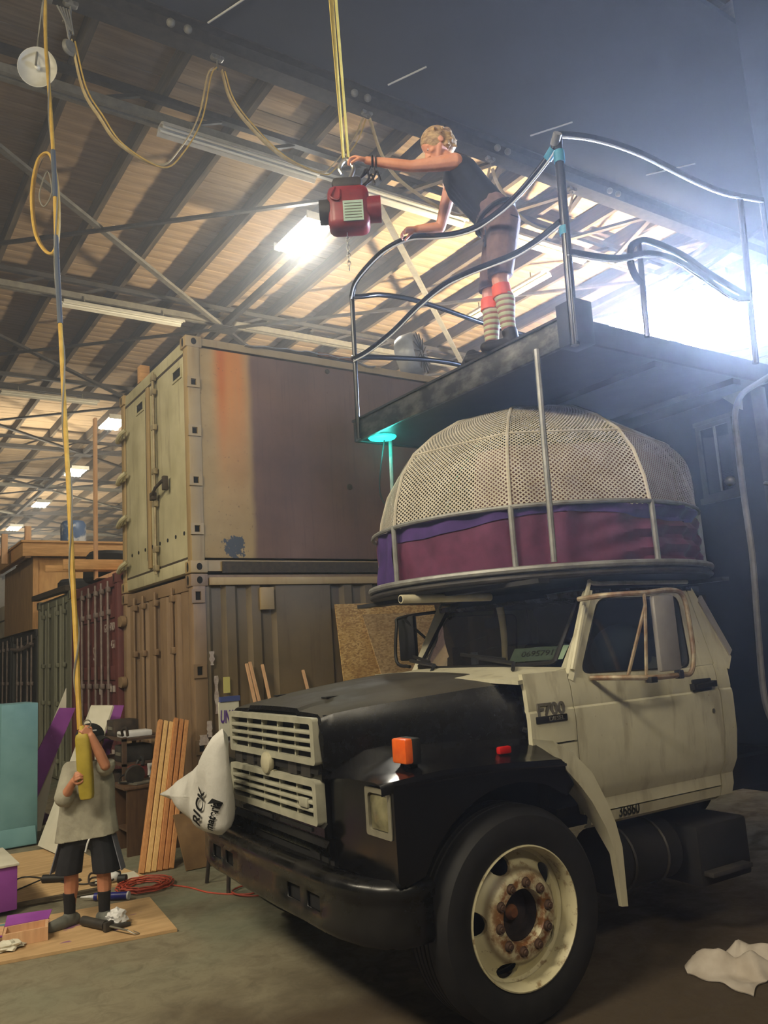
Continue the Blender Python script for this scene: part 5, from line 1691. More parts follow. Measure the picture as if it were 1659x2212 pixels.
board('osb_sheet', [(4.55, 7.45, 0), (6.05, 7.45, 0), (6.12, 8.02, 2.23), (4.72, 8.02, 2.23)], .015, 'osb', 'golden strand board sheet leaning on the brown container, rearmost of two', 'board')
ob2 = board('osb_sheet', [(5.25, 7.28, 0), (6.5, 7.28, 0), (6.15, 7.93, 2.10), (5.02, 7.93, 2.10)], .015, 'osb_grey', 'greyer strand board sheet with a dark marking, leaning in front of the golden one', 'board')
mk = thing('x', None, None, (0, 0, 0)); bpy.data.objects.remove(mk)
tq = (1.0, 0, 0)
text('painted_mark', 'F', .55, (5.58, 7.655, 1.46), (-1, 0, 0), (0, .3, 1), 'gasket', ob2, .001) if False else None
LOC[ob2.name] = LOC[ob2.name]
for k, (x0, x1, h, lb) in enumerate(((3.56, 3.63, 1.64, 'thin pale stick leaning on the brown container, leftmost of four'), (3.60, 3.70, 1.655, 'thin pale stick leaning on the brown container, second of four'), (3.74, 3.775, 1.62, 'thin pale stick with dark end, third of four by the brown container'), (4.16, 4.25, 1.53, 'short thin stick standing apart, nearest the strand boards'))):
    tag(MB().bar((x1, 7.3, 0), (x0 + .05 if k < 3 else x1 + .02, 8.0, h), .028, .02).build('leaning_stick', 'pine_pale'), lb, 'stick')
wood_lb = ('first reddish slat from the left in the bundle leaning at the container corner', 'second slat of the leaning bundle, pale yellow', 'third slat of the leaning bundle, palest and widest', 'fourth slat of the leaning bundle, orange', 'fifth slat of the leaning bundle, dark orange', 'last slat at the right of the leaning bundle')
mat('slat_red', (186, 128, 78), (206, 150, 94), .65, scale=5, stretch=(8, 8, 1))
mat('slat_pale', (210, 166, 104), (228, 188, 126), .65, scale=5, stretch=(8, 8, 1))
mat('slat_orange', (178, 116, 68), (198, 138, 84), .65, scale=5, stretch=(8, 8, 1))
for k in range(6):
    q = k / 5
    p0 = V((2.20 + .24 * q, 7.10 - .03 * q, 0.0))
    p1 = V((2.68 + .26 * q, 7.98 - .0 * q, 1.155 - .015 * (k % 3)))
    tag(MB().bar(p0, p1, .040, .05, up=(0, -1, .3), bev=.003).build('lumber_strip', ('slat_red', 'slat_pale', 'slat_pale', 'slat_orange', 'slat_orange', 'slat_red')[k]), wood_lb[k], 'slat', 'slats leaning at the container corner')

mat('teal_paint', (100, 144, 148), (114, 158, 162), 0.6, scale=4, bump=.05)
mat('purple_paint', (134, 62, 150), (152, 76, 168), 0.6, scale=4, bump=.05)
mat('board_white', (206, 202, 182), (222, 218, 200), 0.7, scale=4)
o = thing('teal_pedestal', 'tall teal painted box standing at the left edge', 'pedestal', (1.6, 9.5, 0))
MB().bb((1.455, 9.15, .0), (1.80, 9.75, 1.385), .004).build('box', 'teal_paint', o)
MB().prism([(1.43, 9.145, 0), (1.43, 9.09, .02), (1.43, 9.09, .04), (1.43, 9.145, .185)], (.35, 0, 0)).build('toe_board', 'teal_paint', o)
o = thing('purple_crate', 'purple wooden box with a white lid, front left on the plywood', 'box', (.95, 7.0, .035))
MB().bb((.55, 6.70, .035), (1.185, 7.35, .335), .004).build('box', 'purple_paint', o)
MB().bb((.54, 6.68, .335), (1.195, 7.37, .352), .003).build('lid', 'board_white', o)
board('painted_board', [(1.62, 9.85, 0), (1.97, 9.85, 0), (2.27, 10.02, 1.25), (2.27, 10.02, 1.49)], .02, 'board_white', 'pointed white board leaning behind the purple board', 'board')
board('painted_board', [(1.476, 9.78, 0), (1.76, 9.78, 0), (2.32, 9.80, 1.27), (2.15, 9.80, 1.285)], .02, 'purple_paint', 'long purple board leaning beside the teal pedestal', 'board')
board('painted_board', [(1.76, 8.85, .03), (1.83, 8.15, .03), (2.62, 9.32, 1.27), (2.42, 9.45, 1.285)], .02, 'board_white', 'long white board leaning behind the standing person, top edge by the cap', 'board')
board('painted_board', [(2.30, 9.55, .55), (2.55, 9.5, .55), (2.80, 9.58, 1.255), (2.66, 9.6, 1.27)], .02, 'purple_paint', 'short purple board leaning right of the white board', 'board')
# steel shelf with junk behind the boards
mat('shelf_brown', (66, 48, 36), (88, 66, 48), .8, scale=6)
mat('junk_dark', (34, 30, 28), (70, 58, 48), .8, scale=12)
o = thing('tool_shelf', 'low brown shelf rack with clutter, behind the boards by the maroon container', 'shelf', (2.6, 8.95, 0))
for x in (2.46, 2.88):
    for y in (8.42, 9.48):
        MB().bb((x - .02, y - .02, 0), (x + .02, y + .02, 1.0)).build('leg', 'shelf_brown', o)
for z in (.3, .72, .96):
    MB().bb((2.44, 8.40, z), (2.90, 9.5, z + .025)).build('shelf_board', 'shelf_brown', o)
for k, (x, y, z, a, b, c_, m_, nm, lb) in enumerate(((2.62, 8.6, .985, .3, .22, .06, 'white_plastic', 'storage_tray', 'white flat tray on the top shelf behind the standing person'), (2.6, 8.95, .985, .25, .3, .16, 'junk_dark', 'tool_box', 'dark tool box on the top shelf behind the standing person'), (2.62, 8.65, .745, .3, .3, .16, 'steel_dark', 'drawer_unit', 'dark drawer unit on the middle shelf behind the standing person'), (2.62, 9.1, .325, .3, .4, .28, 'junk_dark', 'bin', 'dark bin on the lowest shelf behind the standing person'))):
    ob = thing(nm, lb, 'storage', (x, y, z))
    MB().bb((x - a / 2, y - b / 2, z), (x + a / 2, y + b / 2, z + c_), .012).build('body', m_, ob)
    MB().bb((x - a / 2 - .01, y - b / 4, z + c_ * .4), (x - a / 2, y + b / 4, z + c_ * .6)).build('handle', 'steel_grey', ob)
MB_ = MB().tube(spline([(2.44, 8.4, 1.02), (2.42, 8.35, 1.08), (2.44, 8.28, 1.1), (2.46, 8.3, 1.02)], 4), .014, 6).build('hook', 'junk_dark', o)
# brown desk with tools
mat('desk_brown', (70, 50, 34), (92, 68, 46), .55, scale=5, stretch=(8, 8, 1))
DY = .36
o = thing('brown_desk', 'dark brown wooden desk end with open front, behind the slats', 'desk', (2.6, 8.1, 0))
MB().bb((2.30, 7.80, 0), (2.86, 7.83, .58)).build('side_panel', 'desk_brown', o)
MB().bb((2.30, 8.20, 0), (2.86, 8.23, .58)).build('side_panel', 'desk_brown', o)
MB().bb((2.83, 7.83, 0), (2.86, 8.20, .58)).build('back_panel', 'desk_brown', o)
MB().bb((2.27, 7.78, .58), (2.88, 8.25, .61), .004).build('top', 'desk_brown', o)
MB().bb((2.32, 7.83, .20), (2.83, 8.20, .22)).build('shelf_board', 'desk_brown', o)
o = thing('circular_saw', 'red and grey power saw on the brown desk', 'saw', (2.42, 7.7, .61))
S0 = o
MB().box((2.40, 7.75, .70), (.13, .20, .13), .3, .04).build('motor', mat('saw_red', (110, 30, 28), rough=.5).name, o)
MB().cyl((2.33, 7.62, .70), (2.33, 7.585, .69), .09, 20).build('blade_guard', 'steel_dark', o)
MB().tube(spline([(2.40, 7.82, .73), (2.45, 7.84, .80), (2.45, 7.72, .82), (2.42, 7.66, .76)], 4), .018, 8).build('handle', 'ink_black', o)
MB().box((2.36, 7.65, .62), (.2, .3, .012), .3).build('base_plate', 'steel_grey', o)
MB().tube(spline([(2.36, 7.85, .7), (2.26, 7.82, .66), (2.22, 7.7, .63), (2.3, 7.56, .63)], 4), .008, 6).build('power_cord', 'ink_black', o)
S0.location = (2.50, 8.02, .61)
o = thing('paint_tray', 'pale tray with wire handle on the desk behind the saw', 'tray', (2.6, 7.72, .61))
MB().frame([(2.52, 7.55, .74), (2.74, 7.55, .74), (2.74, 7.95, .74), (2.52, 7.95, .74)], [(2.535, 7.565, .74), (2.725, 7.565, .74), (2.725, 7.935, .74), (2.535, 7.935, .74)], (0, 0, -.11)).bb((2.53, 7.56, .61), (2.73, 7.94, .63)).build('pan', 'white_plastic', o)
o.location = (2.72, 8.04, .61)
# brown fibre board with holes
bb_ = board('pegboard', [(2.51, 6.90, 0), (2.83, 6.90, 0), (2.84, 7.05, .43), (2.46, 7.05, .43)], .02, mat('brown_board', (116, 88, 56), (138, 108, 72), .75, scale=6).name, 'brown board with dark holes standing under the white bag', 'board')
for x, z in ((2.62, .30), (2.65, .14), (2.66, .05)):
    c_ = V((x, 6.885 + .35 * z, z))
    MB().cyl(c_, c_ + V((0, .01, 0)), .016, 12).build('hole', 'hole_dark', bb_)
# stool, white sack, poster
o = thing('stool', 'dark stool with thin legs behind the white sack, left of the bumper', 'stool', (2.72, 6.2, 0))
for x, y in ((2.50, 6.42), (2.50, 6.0), (2.92, 6.42), (2.92, 6.0)):
    MB().tube([(x, y, 0), (2.71 + (x - 2.71) * .8, 6.21 + (y - 6.21) * .8, .46)], .016, 8).build('leg', 'junk_dark', o)
MB().bb((2.52, 6.02, .45), (2.90, 6.40, .49), .012).build('seat', 'junk_dark', o)


out = spline([(0, y, z) for y, z in ((4.40, 1.32), (4.50, 1.235), (4.66, 1.14), (4.83, 1.08), (5.14, .986), (5.42, .89), (5.59, .842), (5.46, .838), (5.28, .832), (5.10, .80), (4.92, .765), (4.745, .738), (4.46, .75), (4.40, .85), (4.38, 1.1))], 4, closed=True)
cy_, cz_ = 4.68, .94


def bagp(k, i, sd):
    p = out[i % len(out)]
    y, z = cy_ + (p.y - cy_) * k, cz_ + (p.z - cz_) * k
    th = max(.02, .10 if y < 4.8 else .10 - (y - 4.8) * .10) * math.sqrt(max(0, 1 - k * k))
    a = math.atan2(z - 1.42, y - 4.36)
    fold = .009 * math.sin(a * 22) * min(1, 1.6 * math.hypot(z - 1.42, y - 4.36)) * (1 - k ** 6) + .04 * noise.noise((y * 4, z * 4, sd))
    return V((1.83 + (y - 4.4) * .03 - sd * (th + fold * (1 - k ** 8)), y, z))


sk = MB()
for sd in (1, -1):
    sk.loft([[bagp(k / 9, i, sd) for i in range(len(out))] for k in range(10)], cap=False)
bmesh.ops.remove_doubles(sk.bm, verts=sk.bm.verts, dist=.004)
sk = sk.build('white_sack', mat('sack_white', (196, 194, 186), (214, 212, 204), .55, scale=5, bump=.3, bscale=9, bdist=.02).name, sharp=80)
tag(sk, 'white plastic sack with black lettering, resting on the far end of the bumper', 'sack')
from mathutils.bvhtree import BVHTree
bt = BVHTree.FromPolygons([v.co + LOC[sk.name] for v in sk.data.vertices], [tuple(p.vertices) for p in sk.data.polygons])
for tx, sz, y, z in (('RICK', .10, 4.55, .90), ('material', .056, 4.44, .865)):
    tt = text('sack_lettering', tx, sz, (1.6, y, z), V((0, -.42, .9)), V((0, .9, .42)), 'ink_black', sk, .0005, bold=.002)
    for v in tt.data.vertices:
        h = bt.ray_cast(v.co + LOC[sk.name], V((1, 0, 0)))
        v.co.x = (h[0].x if h[0] is not None else 1.735) - .013 - LOC[sk.name].x
o = thing('poster_board', 'white poster with purple hand lettering standing between container and grille', 'poster', (3.1, 6.98, 0))
MB().bb((2.86, 6.95, .0), (3.05, 6.965, 1.33)).build('board', 'board_white', o)
MB().bb((2.87, 6.94, 1.33), (3.06, 6.97, 1.375)).build('blue_edge', mat('blue_edge', (70, 82, 140), rough=.6).name, o)
text('hand_lettering', 'UNA', .15, (2.87, 6.945, 1.20), (1, 0, -.05), (0, 0, 1), mat('ink_purple', (92, 56, 140), rough=.7).name, o, .001, align='LEFT', bold=.004, sx=.42)
MB().bb((2.885, 6.942, .86), (3.04, 6.948, 1.03)).build('printed_photo', mat('night_photo', (24, 22, 28), (92, 78, 62), .5, scale=14, lo=.5, hi=.75).name, o)
MB().bb((2.86, 6.9, 0), (3.05, 7.1, .012)).build('foot', 'shelf_brown', o)
tag(MB().bb((2.96, 7.95, 1.40), (3.05, 7.97, 1.56)).build('note', 'yellow_note'), 'yellow', 'x')
bpy.data.objects.remove(bpy.data.objects['note'] if 'shipping' not in (bpy.data.objects['note'].parent.name if bpy.data.objects['note'].parent else '') else [x for x in bpy.data.objects if x.name.startswith('note') and x.parent is None][0])

# ---------------------------------------------------------------- on the floor
t = NT('floor_ply')
co = t.co()
f = t.noise(3, 5, .6, t.co((1, 8, 1)))
b = t.ramp(f, [(0.3, lin((182, 148, 104))), (0.7, lin((206, 172, 126)))])
b = t.mix(t.mr(t.noise(2.2, 4, .6, co), .5, .7, 0, .4), b, lin((138, 106, 70)))
b = t.mix(t.mr(t.noise(3.4, 3, .5, t.co((1, 2.4, 1))), .66, .69, 0, .8), b, lin((120, 60, 130)))
t.col(b)
t.set(rough=.75)
M['floor_ply'] = t.m
mat('ply_plain', (186, 152, 106), (212, 180, 132), .75, scale=3, stretch=(1, 8, 1))
mat('ply_edge', (106, 76, 46), (130, 96, 60), .8, scale=10)


def sheet(pts, z, th, m, label):
    o_ = MB().prism([(x, y, z) for x, y in pts], (0, 0, th)).build('plywood_sheet', m)
    return tag(o_, label, 'plywood')


sheet([(1.92, 5.46), (2.02, 6.32), (.1, 6.66), (-.05, 5.86)], .001, .018, 'floor_ply', 'paint-spotted plywood sheet under the feet of the standing person, nearest one')
sheet([(2.20, 6.86), (2.10, 7.62), (.3, 7.75), (.3, 6.98)], .001, .018, 'ply_plain', 'plywood sheet behind the standing person, middle one of three')
sheet([(2.05, 7.70), (2.0, 8.7), (.6, 8.9), (.6, 7.78)], .001, .022, 'ply_plain', 'whitish plywood sheet farthest back, before the teal pedestal')
tag(MB().bar((.4, 6.905, .03), (1.80, 6.80, .03), .05, .02).build('dark_batten', 'rafter'), 'thin dark batten along the front edge of the middle plywood sheet', 'batten')
board('white_offcut', [(1.80, 6.98, .021), (2.14, 6.92, .021), (2.16, 7.16, .021), (1.84, 7.14, .021)], .004, 'board_white', 'pale flat offcut lying right of the legs of the standing person', 'board')
board('cardboard_piece', [(2.16, 8.12, .005), (2.32, 8.1, .005), (2.44, 8.5, .005), (2.2, 8.6, .005)], .006, 'pine_pale', 'tan cardboard piece on the floor in front of the desk', 'cardboard')
board('teal_offcut', [(2.14, 8.3, 0), (2.26, 8.22, 0), (2.30, 8.42, .12), (2.18, 8.5, .12)], .012, 'teal_paint', 'small teal offcut beside the shorts of the standing person', 'board')
mat('orange_cord', (176, 66, 44), (196, 84, 58), .6, scale=10)
o = thing('cord_coil', 'coiled red extension cord on the floor at the corner of the plywood', 'cord', (2.08, 6.72, 0))
for k in range(9):
    r_ = .12 + .012 * k
    MB().tube([(2.10 + (r_ + .01 * math.sin(q * 3 + k)) * math.cos(q * PI / 16), 6.68 + (r_ + .012 * math.cos(q * 2 + k)) * math.sin(q * PI / 16), .012 + .006 * ((k * 7) % 5)) for q in range(32)], .0055, 6, closed=True).build('turn', 'orange_cord', o)
tag(MB().tube(spline([(2.22, 6.66, .006), (2.34, 6.40, .006), (2.40, 6.15, .006), (2.50, 5.98, .006), (2.62, 5.86, .008), (2.74, 5.95, .01), (2.66, 6.08, .012), (2.52, 5.98, .016), (2.58, 5.80, .012), (2.80, 5.70, .008), (3.0, 5.6, .008)], 8), .006, 6).build('extension_cord', 'orange_cord'), 'red extension cord running from the coil under the truck nose', 'cord')
# caulk tube, gun, grinder, respirator, paper, bags
o = thing('caulk_tube', 'blue caulk cartridge with white nozzle lying by the right foot of the standing person', 'tube', (1.78, 6.55, .0))
p0, p1 = V((1.70, 6.60, .032)), V((1.895, 6.44, .032))
d = (p1 - p0).normalized()
MB().cyl(p0, p1, .027, 16).build('cartridge', mat('caulk_blue', (30, 34, 110), (44, 50, 140), .35, scale=20).name, o)
MB().tube([p0, p0 - d * .05, p0 - d * .11], .012, 10, taper=[.016, .011, .004]).build('nozzle', 'white_plastic', o)
MB().cyl(p1, p1 + d * .012, .029, 16).build('end_cap', 'white_plastic', o)
MB().cyl(p0 + d * .03, p0 + d * .06, .0276, 16).build('yellow_band', 'cable_yellow', o)
o = thing('caulk_gun', 'grey caulk gun lying on the plywood in front of the shoes', 'caulk gun', (1.53, 5.78, .019))
a_, b_ = V((1.47, 6.0, .05)), V((1.60, 5.66, .05))
d = (b_ - a_).normalized()
MB().tube([a_, a_ + d * .24], .03, 12).build('barrel', 'steel_dark', o)
MB().tube([a_ + d * .1, b_ + d * .10], .006, 6).build('plunger_rod', 'steel_grey', o)
MB().box(a_ + d * .27, (.03, .07, .06), math.atan2(d.y, d.x), .008).build('frame', 'steel_dark', o)
MB().tube(spline([a_ + d * .27, a_ + d * .30 + V((.05, .02, -.01)), a_ + d * .30 + V((.13, .04, -.02))], 4), .014, 8).build('grip', 'steel_dark', o)
MB().tube(spline([a_ + d * .24, a_ + d * .22 + V((.05, .02, -.01)), a_ + d * .20 + V((.11, .05, -.02))], 4), .01, 8).build('trigger', 'steel_dark', o)
MB().tube(spline([b_ + d * .1, b_ + d * .14 + V((.02, 0, -.02)), b_ + d * .12 + V((.06, .0, -.03)), b_ + d * .06 + V((.07, .02, -.03))], 4), .004, 6).build('wire_hook', 'chrome_dull', o)


def crumple(name, c, r, m, label, cat, seed=0, sq=.7):
    bm = bmesh.new()
    bmesh.ops.create_icosphere(bm, subdivisions=3, radius=1)
    for v in bm.verts:
        n = v.co.normalized()
        v.co = n * (1 + .55 * noise.noise(n * 2.3 + V((seed, 0, 0))) + .2 * noise.noise(n * 6 + V((0, seed, 0))))
    lo = min(v.co.z for v in bm.verts)
    mb = MB()
    for v in bm.verts:
        v.co = V((c[0] + v.co.x * r[0], c[1] + v.co.y * r[1], c[2] + max(0, (v.co.z - lo * sq)) * r[2]))
    mb.bm = bm
    return tag(mb.build(name, m, sharp=25), label, cat)


crumple('crumpled_paper', (1.64, 5.82, .019), (.065, .065, .05), 'white_plastic', 'crumpled white paper ball in front of the right shoe', 'paper', 2)
crumple('paper_scrap', (.98, 5.86, .019), (.09, .06, .03), 'board_white', 'crumpled white scrap at the lower left edge', 'paper', 5)
crumple('purple_rag', (2.03, 10.25, 0), (.09, .1, .09), mat('rag_purple', (60, 36, 66), (80, 50, 86), .9, scale=12).name, 'dark purple rag on the floor right of the teal pedestal', 'rag', 8)
ragm = mat('rag_white', (186, 174, 158), (206, 196, 182), .9, scale=8, bump=.3).name


def rag(u, v):
    x = 3.62 + .62 * u
    y = 2.52 + .36 * v + .05 * math.sin(u * 5)
    e = min(u, v, 1 - u, 1 - v) * 4
    return V((x + .05 * noise.noise((u * 3, v * 3, 0)), y + .07 * noise.noise((u * 4, v * 3, 5)), .010 + min(1, e) * (.05 + .07 * noise.noise((u * 3.5, v * 4, 9)) + .03 * math.sin(u * 16 + v * 7))))


tag(MB().grid(lambda u, v: (lambda p: V((p.x, p.y, max(.008, p.z))))(rag(u, v)), 36, 24, .006).build('white_rag', ragm, sharp=80), 'crumpled dirty white cloth on the floor behind the front wheel', 'cloth')
o = thing('angle_grinder', 'black corded grinder lying on the plywood left of the standing person', 'grinder', (1.55, 7.35, .019))
MB().tube([(1.50, 7.40, .05), (1.66, 7.28, .05)], .032, 12).build('body', 'ink_black', o)
MB().tube([(1.66, 7.28, .05), (1.71, 7.24, .045)], .028, 12).build('gear_head', 'cable_yellow', o)
MB().cyl((1.71, 7.24, .03), (1.71, 7.24, .022), .05, 16).build('disc', 'steel_dark', o)
MB().tube(spline([(1.50, 7.40, .05), (1.35, 7.36, .026), (1.1, 7.18, .025), (.8, 7.2, .025)], 6), .006, 6).build('power_cord', 'ink_black', o)
tag(MB().tube(spline([(.8, 7.35, .026), (1.15, 7.40, .026), (1.30, 7.6, .026), (1.45, 7.68, .026), (1.7, 7.1, .026), (1.9, 7.06, .026)], 6), .006, 6).build('power_lead', 'ink_black'), 'thin black cord winding over the middle plywood sheet', 'cord')
o = thing('respirator', 'white and black respirator mask with straps right of the right leg', 'mask', (1.93, 7.0, .024))
MB().sphere((1.94, 6.96, .06), .05, 10, (1, .8, .75)).build('face_piece', 'white_plastic', o)
for dy in (-.06, .07):
    MB().cyl((1.96, 6.96 + dy, .05), (2.01, 6.94 + dy * 1.3, .05), .032, 14).build('filter', 'ink_black', o)
for k in range(2):
    MB().tube(spline([(1.92, 7.02, .05), (1.80, 7.06 + .03 * k, .06 + .03 * k), (1.76, 6.98, .04), (1.84, 6.92, .03), (1.93, 6.92, .05)], 5), .008, 6).build('strap', 'junk_dark', o)
o = thing('paint_box', 'open cardboard box with purple paint at the lower left on the plywood', 'box', (1.05, 6.0, .019))
MB().frame([(.96, 5.90, .10), (1.22, 5.86, .10), (1.26, 6.04, .10), (1.0, 6.08, .10)], [(.98, 5.915, .10), (1.205, 5.88, .10), (1.24, 6.03, .10), (1.015, 6.06, .10)], (0, 0, -.08)).bb((.98, 5.90, .02), (1.22, 6.04, .026)).build('carton', 'pine_pale', o)
MB().prism([(1.0, 6.07, .10), (1.26, 6.04, .10), (1.30, 6.12, .13), (1.03, 6.16, .14)], (0, 0, .004)).build('flap', 'purple_paint', o)
MB().prism([(.96, 5.90, .10), (1.0, 6.08, .10), (.86, 6.12, .12), (.84, 5.93, .10)], (0, 0, .004)).build('flap', 'pine_pale', o)
tag(MB().bar((1.0, 6.40, .03), (1.32, 6.34, .03), .02, .012).build('paint_stick', 'teal_paint'), 'short stir stick on the plywood left of the left shoe', 'stick')
tag(MB().prism([(.85, 6.2, .020), (1.1, 6.12, .020), (1.32, 6.28, .020), (1.05, 6.32, .020)], (0, 0, .003)).build('purple_offcut', 'purple_paint'), 'flat purple painted strip on the plywood left of the left shoe', 'board')

# ---------------------------------------------------------------- people
mat('skin_fair', (206, 138, 104), (222, 156, 122), 0.5, scale=10, Subsurface_Weight=0.0)
mat('skin_child', (176, 116, 84), (190, 130, 98), 0.55, scale=10)
mat('hair_blonde', (130, 98, 62), (196, 166, 116), 0.6, scale=24, stretch=(1, 1, 3), bump=.5, bscale=60)
mat('hair_dark', (40, 28, 22), (60, 44, 34), 0.6, scale=24)
mat('tank_black', (18, 19, 21), (28, 29, 32), 0.9, scale=9, bump=.25, bscale=14, bdist=.012)
mat('shorts_mauve', (98, 76, 74), (122, 98, 92), 0.85, scale=9, bump=.4, bscale=12, bdist=.015)
mat('shoe_black', (18, 18, 20), (34, 33, 34), 0.6, scale=12)
mat('band_orange', (226, 84, 48), (238, 104, 64), 0.8, scale=10)
mat('shirt_grey', (140, 136, 120), (160, 156, 138), 0.9, scale=8, bump=.5, bscale=9, bdist=.02)
mat('shorts_navy', (18, 19, 25), (28, 29, 36), 0.85, scale=8, bump=.4, bscale=9, bdist=.015)
mat('panel_grey', (104, 106, 118), (122, 124, 134), .85, scale=8)
mat('sock_black', (18, 16, 17), (28, 26, 26), 0.9, scale=14)
mat('shoe_grey', (84, 86, 80), (104, 106, 98), 0.7, scale=10, bump=.15)
mat('cap_black', (14, 14, 16), (24, 24, 26), 0.8, scale=12)
mat('eye_white', (216, 208, 198), rough=.3)
mat('pendant_yellow', (150, 132, 34), (172, 152, 52), .6, scale=8)
t = NT('striped_sock')
z = t.sep(t.co())[2]
ph = t.math('FRACT', t.math('MULTIPLY', z, 28))
t.col(t.ramp(ph, [(0.0, lin((164, 170, 128))), (0.55, lin((190, 194, 150))), (0.62, lin((146, 92, 88))), (0.95, lin((150, 112, 100)))], 'LINEAR'))
t.set(rough=.9)
t.bump(ph, .3, .004)
M['striped_sock'] = t.m


def trim(ob, co, no):
    """cut a garment off straight at a hem, cuff or neckline (world space)"""
    o_ = LOC[ob.name]
    bm = bmesh.new()
    bm.from_mesh(ob.data)
    r = bmesh.ops.bisect_plane(bm, geom=bm.verts[:] + bm.edges[:] + bm.faces[:], plane_co=V(co) - o_, plane_no=V(no), clear_outer=True)
    es = [e for e in r['geom_cut'] if isinstance(e, bmesh.types.BMEdge)]
    if es:
        bmesh.ops.holes_fill(bm, edges=es, sides=0)
    bm.to_mesh(ob.data)
    bm.free()


def wide(mb, pts, lat, half, rs):
    """a chain of flattened sections: two or three parallel capsule chains along the side axis"""
    for k in (-1, -.4, .4, 1):
        mb.chain([V(p) + V(lat) * (h * k) for p, h in zip(pts, half)], rs)
    for p, h, r in zip(pts, half, rs):
        mb.cap(V(p) - V(lat) * h, V(p) + V(lat) * h, r)


def head(mb, c, fd, up, k, ear=True):
    fd = V(fd).normalized()
    up = (V(up) - fd * V(up).dot(fd)).normalized()
    lt = up.cross(fd)
    R = Matrix((fd, lt, up)).transposed()
    c = V(c)
    mb.sphere(c + up * .018 * k, .098 * k, 14, (1.0, .80, 1.0), R)
    mb.cap(c + fd * .035 * k - up * .03 * k, c + fd * .058 * k - up * .085 * k, .058 * k, .030 * k)
    for s in (-1, 1):
        mb.cap(c + fd * .01 * k - up * .03 * k + lt * s * .048 * k, c + fd * .05 * k - up * .075 * k + lt * s * .022 * k, .028 * k, .026 * k)
        mb.cap(c + fd * .072 * k + up * .018 * k + lt * s * .018 * k, c + fd * .070 * k + up * .018 * k + lt * s * .045 * k, .014 * k, .012 * k)
        mb.cap(c + fd * .066 * k - up * .022 * k + lt * s * .04 * k, c + fd * .06 * k - up * .025 * k + lt * s * .045 * k, .018 * k)
        if ear:
            mb.sphere(c - fd * .012 * k + lt * s * .083 * k - up * .01 * k, .027 * k, 8, (.75, .3, 1), R)
    mb.cap(c + fd * .09 * k + up * .005 * k, c + fd * .112 * k - up * .028 * k, .010 * k, .0125 * k)
    mb.cap(c + fd * .094 * k - up * .030 * k - lt * .010 * k, c + fd * .094 * k - up * .030 * k + lt * .010 * k, .009 * k)
    mb.cap(c + fd * .088 * k - up * .054 * k - lt * .018 * k, c + fd * .088 * k - up * .054 * k + lt * .018 * k, .0075 * k)
    mb.cap(c + fd * .085 * k - up * .064 * k - lt * .015 * k, c + fd * .085 * k - up * .064 * k + lt * .015 * k, .0085 * k)
    return fd, lt, up


# --- the leaning person leaning over the platform railing
L3, F3 = V((-.825, .565, 0)), V((.5643, .8255, 0))      # her reach, and her side axis
W = thing('person', 'person in black tank top and striped knee socks leaning over the railing', 'person', (3.46, 3.62, 3.475))
hipc, waist, belly, chest, shou = V((3.53, 3.60, 4.36)), V((3.46, 3.64, 4.50)), V((3.40, 3.68, 4.60)), V((3.33, 3.72, 4.71)), V((3.285, 3.74, 4.775))
sN, sF = V((3.20, 3.62, 4.745)), V((3.39, 3.90, 4.775))
eN, wN = V((2.967, 3.785, 4.735)), V((2.745, 3.95, 4.803))
eF, wF = V((3.37, 4.02, 4.53)), V((3.22, 4.09, 4.515))
kN, aN, kF, aF = V((3.407, 3.528, 3.93)), V((3.432, 3.51, 3.565)), V((3.486, 3.716, 3.93)), V((3.475, 3.725, 3.565))
hN, hF = hipc - F3 * .09 + V((0, 0, -.03)), hipc + F3 * .09 + V((0, 0, -.03))
b = MB()
wide(b, [hipc, waist, belly, chest], F3, [.075, .06, .06, .085], [.105, .088, .09, .092])
b.cap(sN + F3 * .03, sF - F3 * .03, .058)
b.cap(shou, V((3.245, 3.765, 4.87)), .055, .048)
b.chain([sN, (sN + eN) / 2 + V((0, 0, -.004)), eN, (eN * .7 + wN * .3), wN], [.055, .046, .037, .037, .026])
b.chain([sF, eF, (eF * .7 + wF * .3), wF], [.052, .037, .037, .026])
for h, k_, a in ((hN, kN, aN), (hF, kF, aF)):
    b.chain([h, (h + k_) / 2, k_, k_ * .65 + a * .35 + L3 * -.012, k_ * .3 + a * .7, a], [.095, .075, .052, .055, .042, .034])
    b.cap(a - L3 * .02 + V((0, 0, -.05)), a + L3 * .13 + V((0, 0, -.065)), .032, .02)
hd_c = V((3.205, 3.785, 4.955))
fd, lt, up3 = head(b, hd_c, L3 * .80 + V((0, 0, -.55)), V((0, 0, 1)) + L3 * .2, 1.0)
hand(b, wN, (eN - wN) * -1 + V((0, 0, .03)), V((0, 0, -1)) + F3 * .3, .95, 1, (.5, .8, .6))
hand(b, wF, (wF - eF) + V((0, 0, -.01)), V((0, 0, -1)), .95, -1, (.5, .7, .5))
b.build('body', 'skin_fair', W, voxel=.0050, smooths=3)
g = MB()
wide(g, [hipc + V((0, 0, -.09)), hipc, waist, belly, chest, shou - V((0, 0, .01))], F3, [.085, .085, .07, .07, .09, .10], [.115, .115, .101, .103, .102, .06])
g.cap(sN + F3 * .075, sF - F3 * .075, .063)
tk_ = g.build('tank_top', 'tank_black', W, voxel=.009)
ax_ = (hipc - chest).normalized()
trim(tk_, hipc + ax_ * .055, ax_ + V((0, 0, -.3)))
g = MB()
wide(g, [waist + V((.02, -.01, -.04)), hipc], F3, [.085, .085], [.104, .118])
for h, k_ in ((hN, kN), (hF, kF)):
    g.chain([h, h * .5 + k_ * .5, k_ + (h - k_) * .03], [.112, .097, .078])
sh_ = g.build('shorts', 'shorts_mauve', W, voxel=.009)
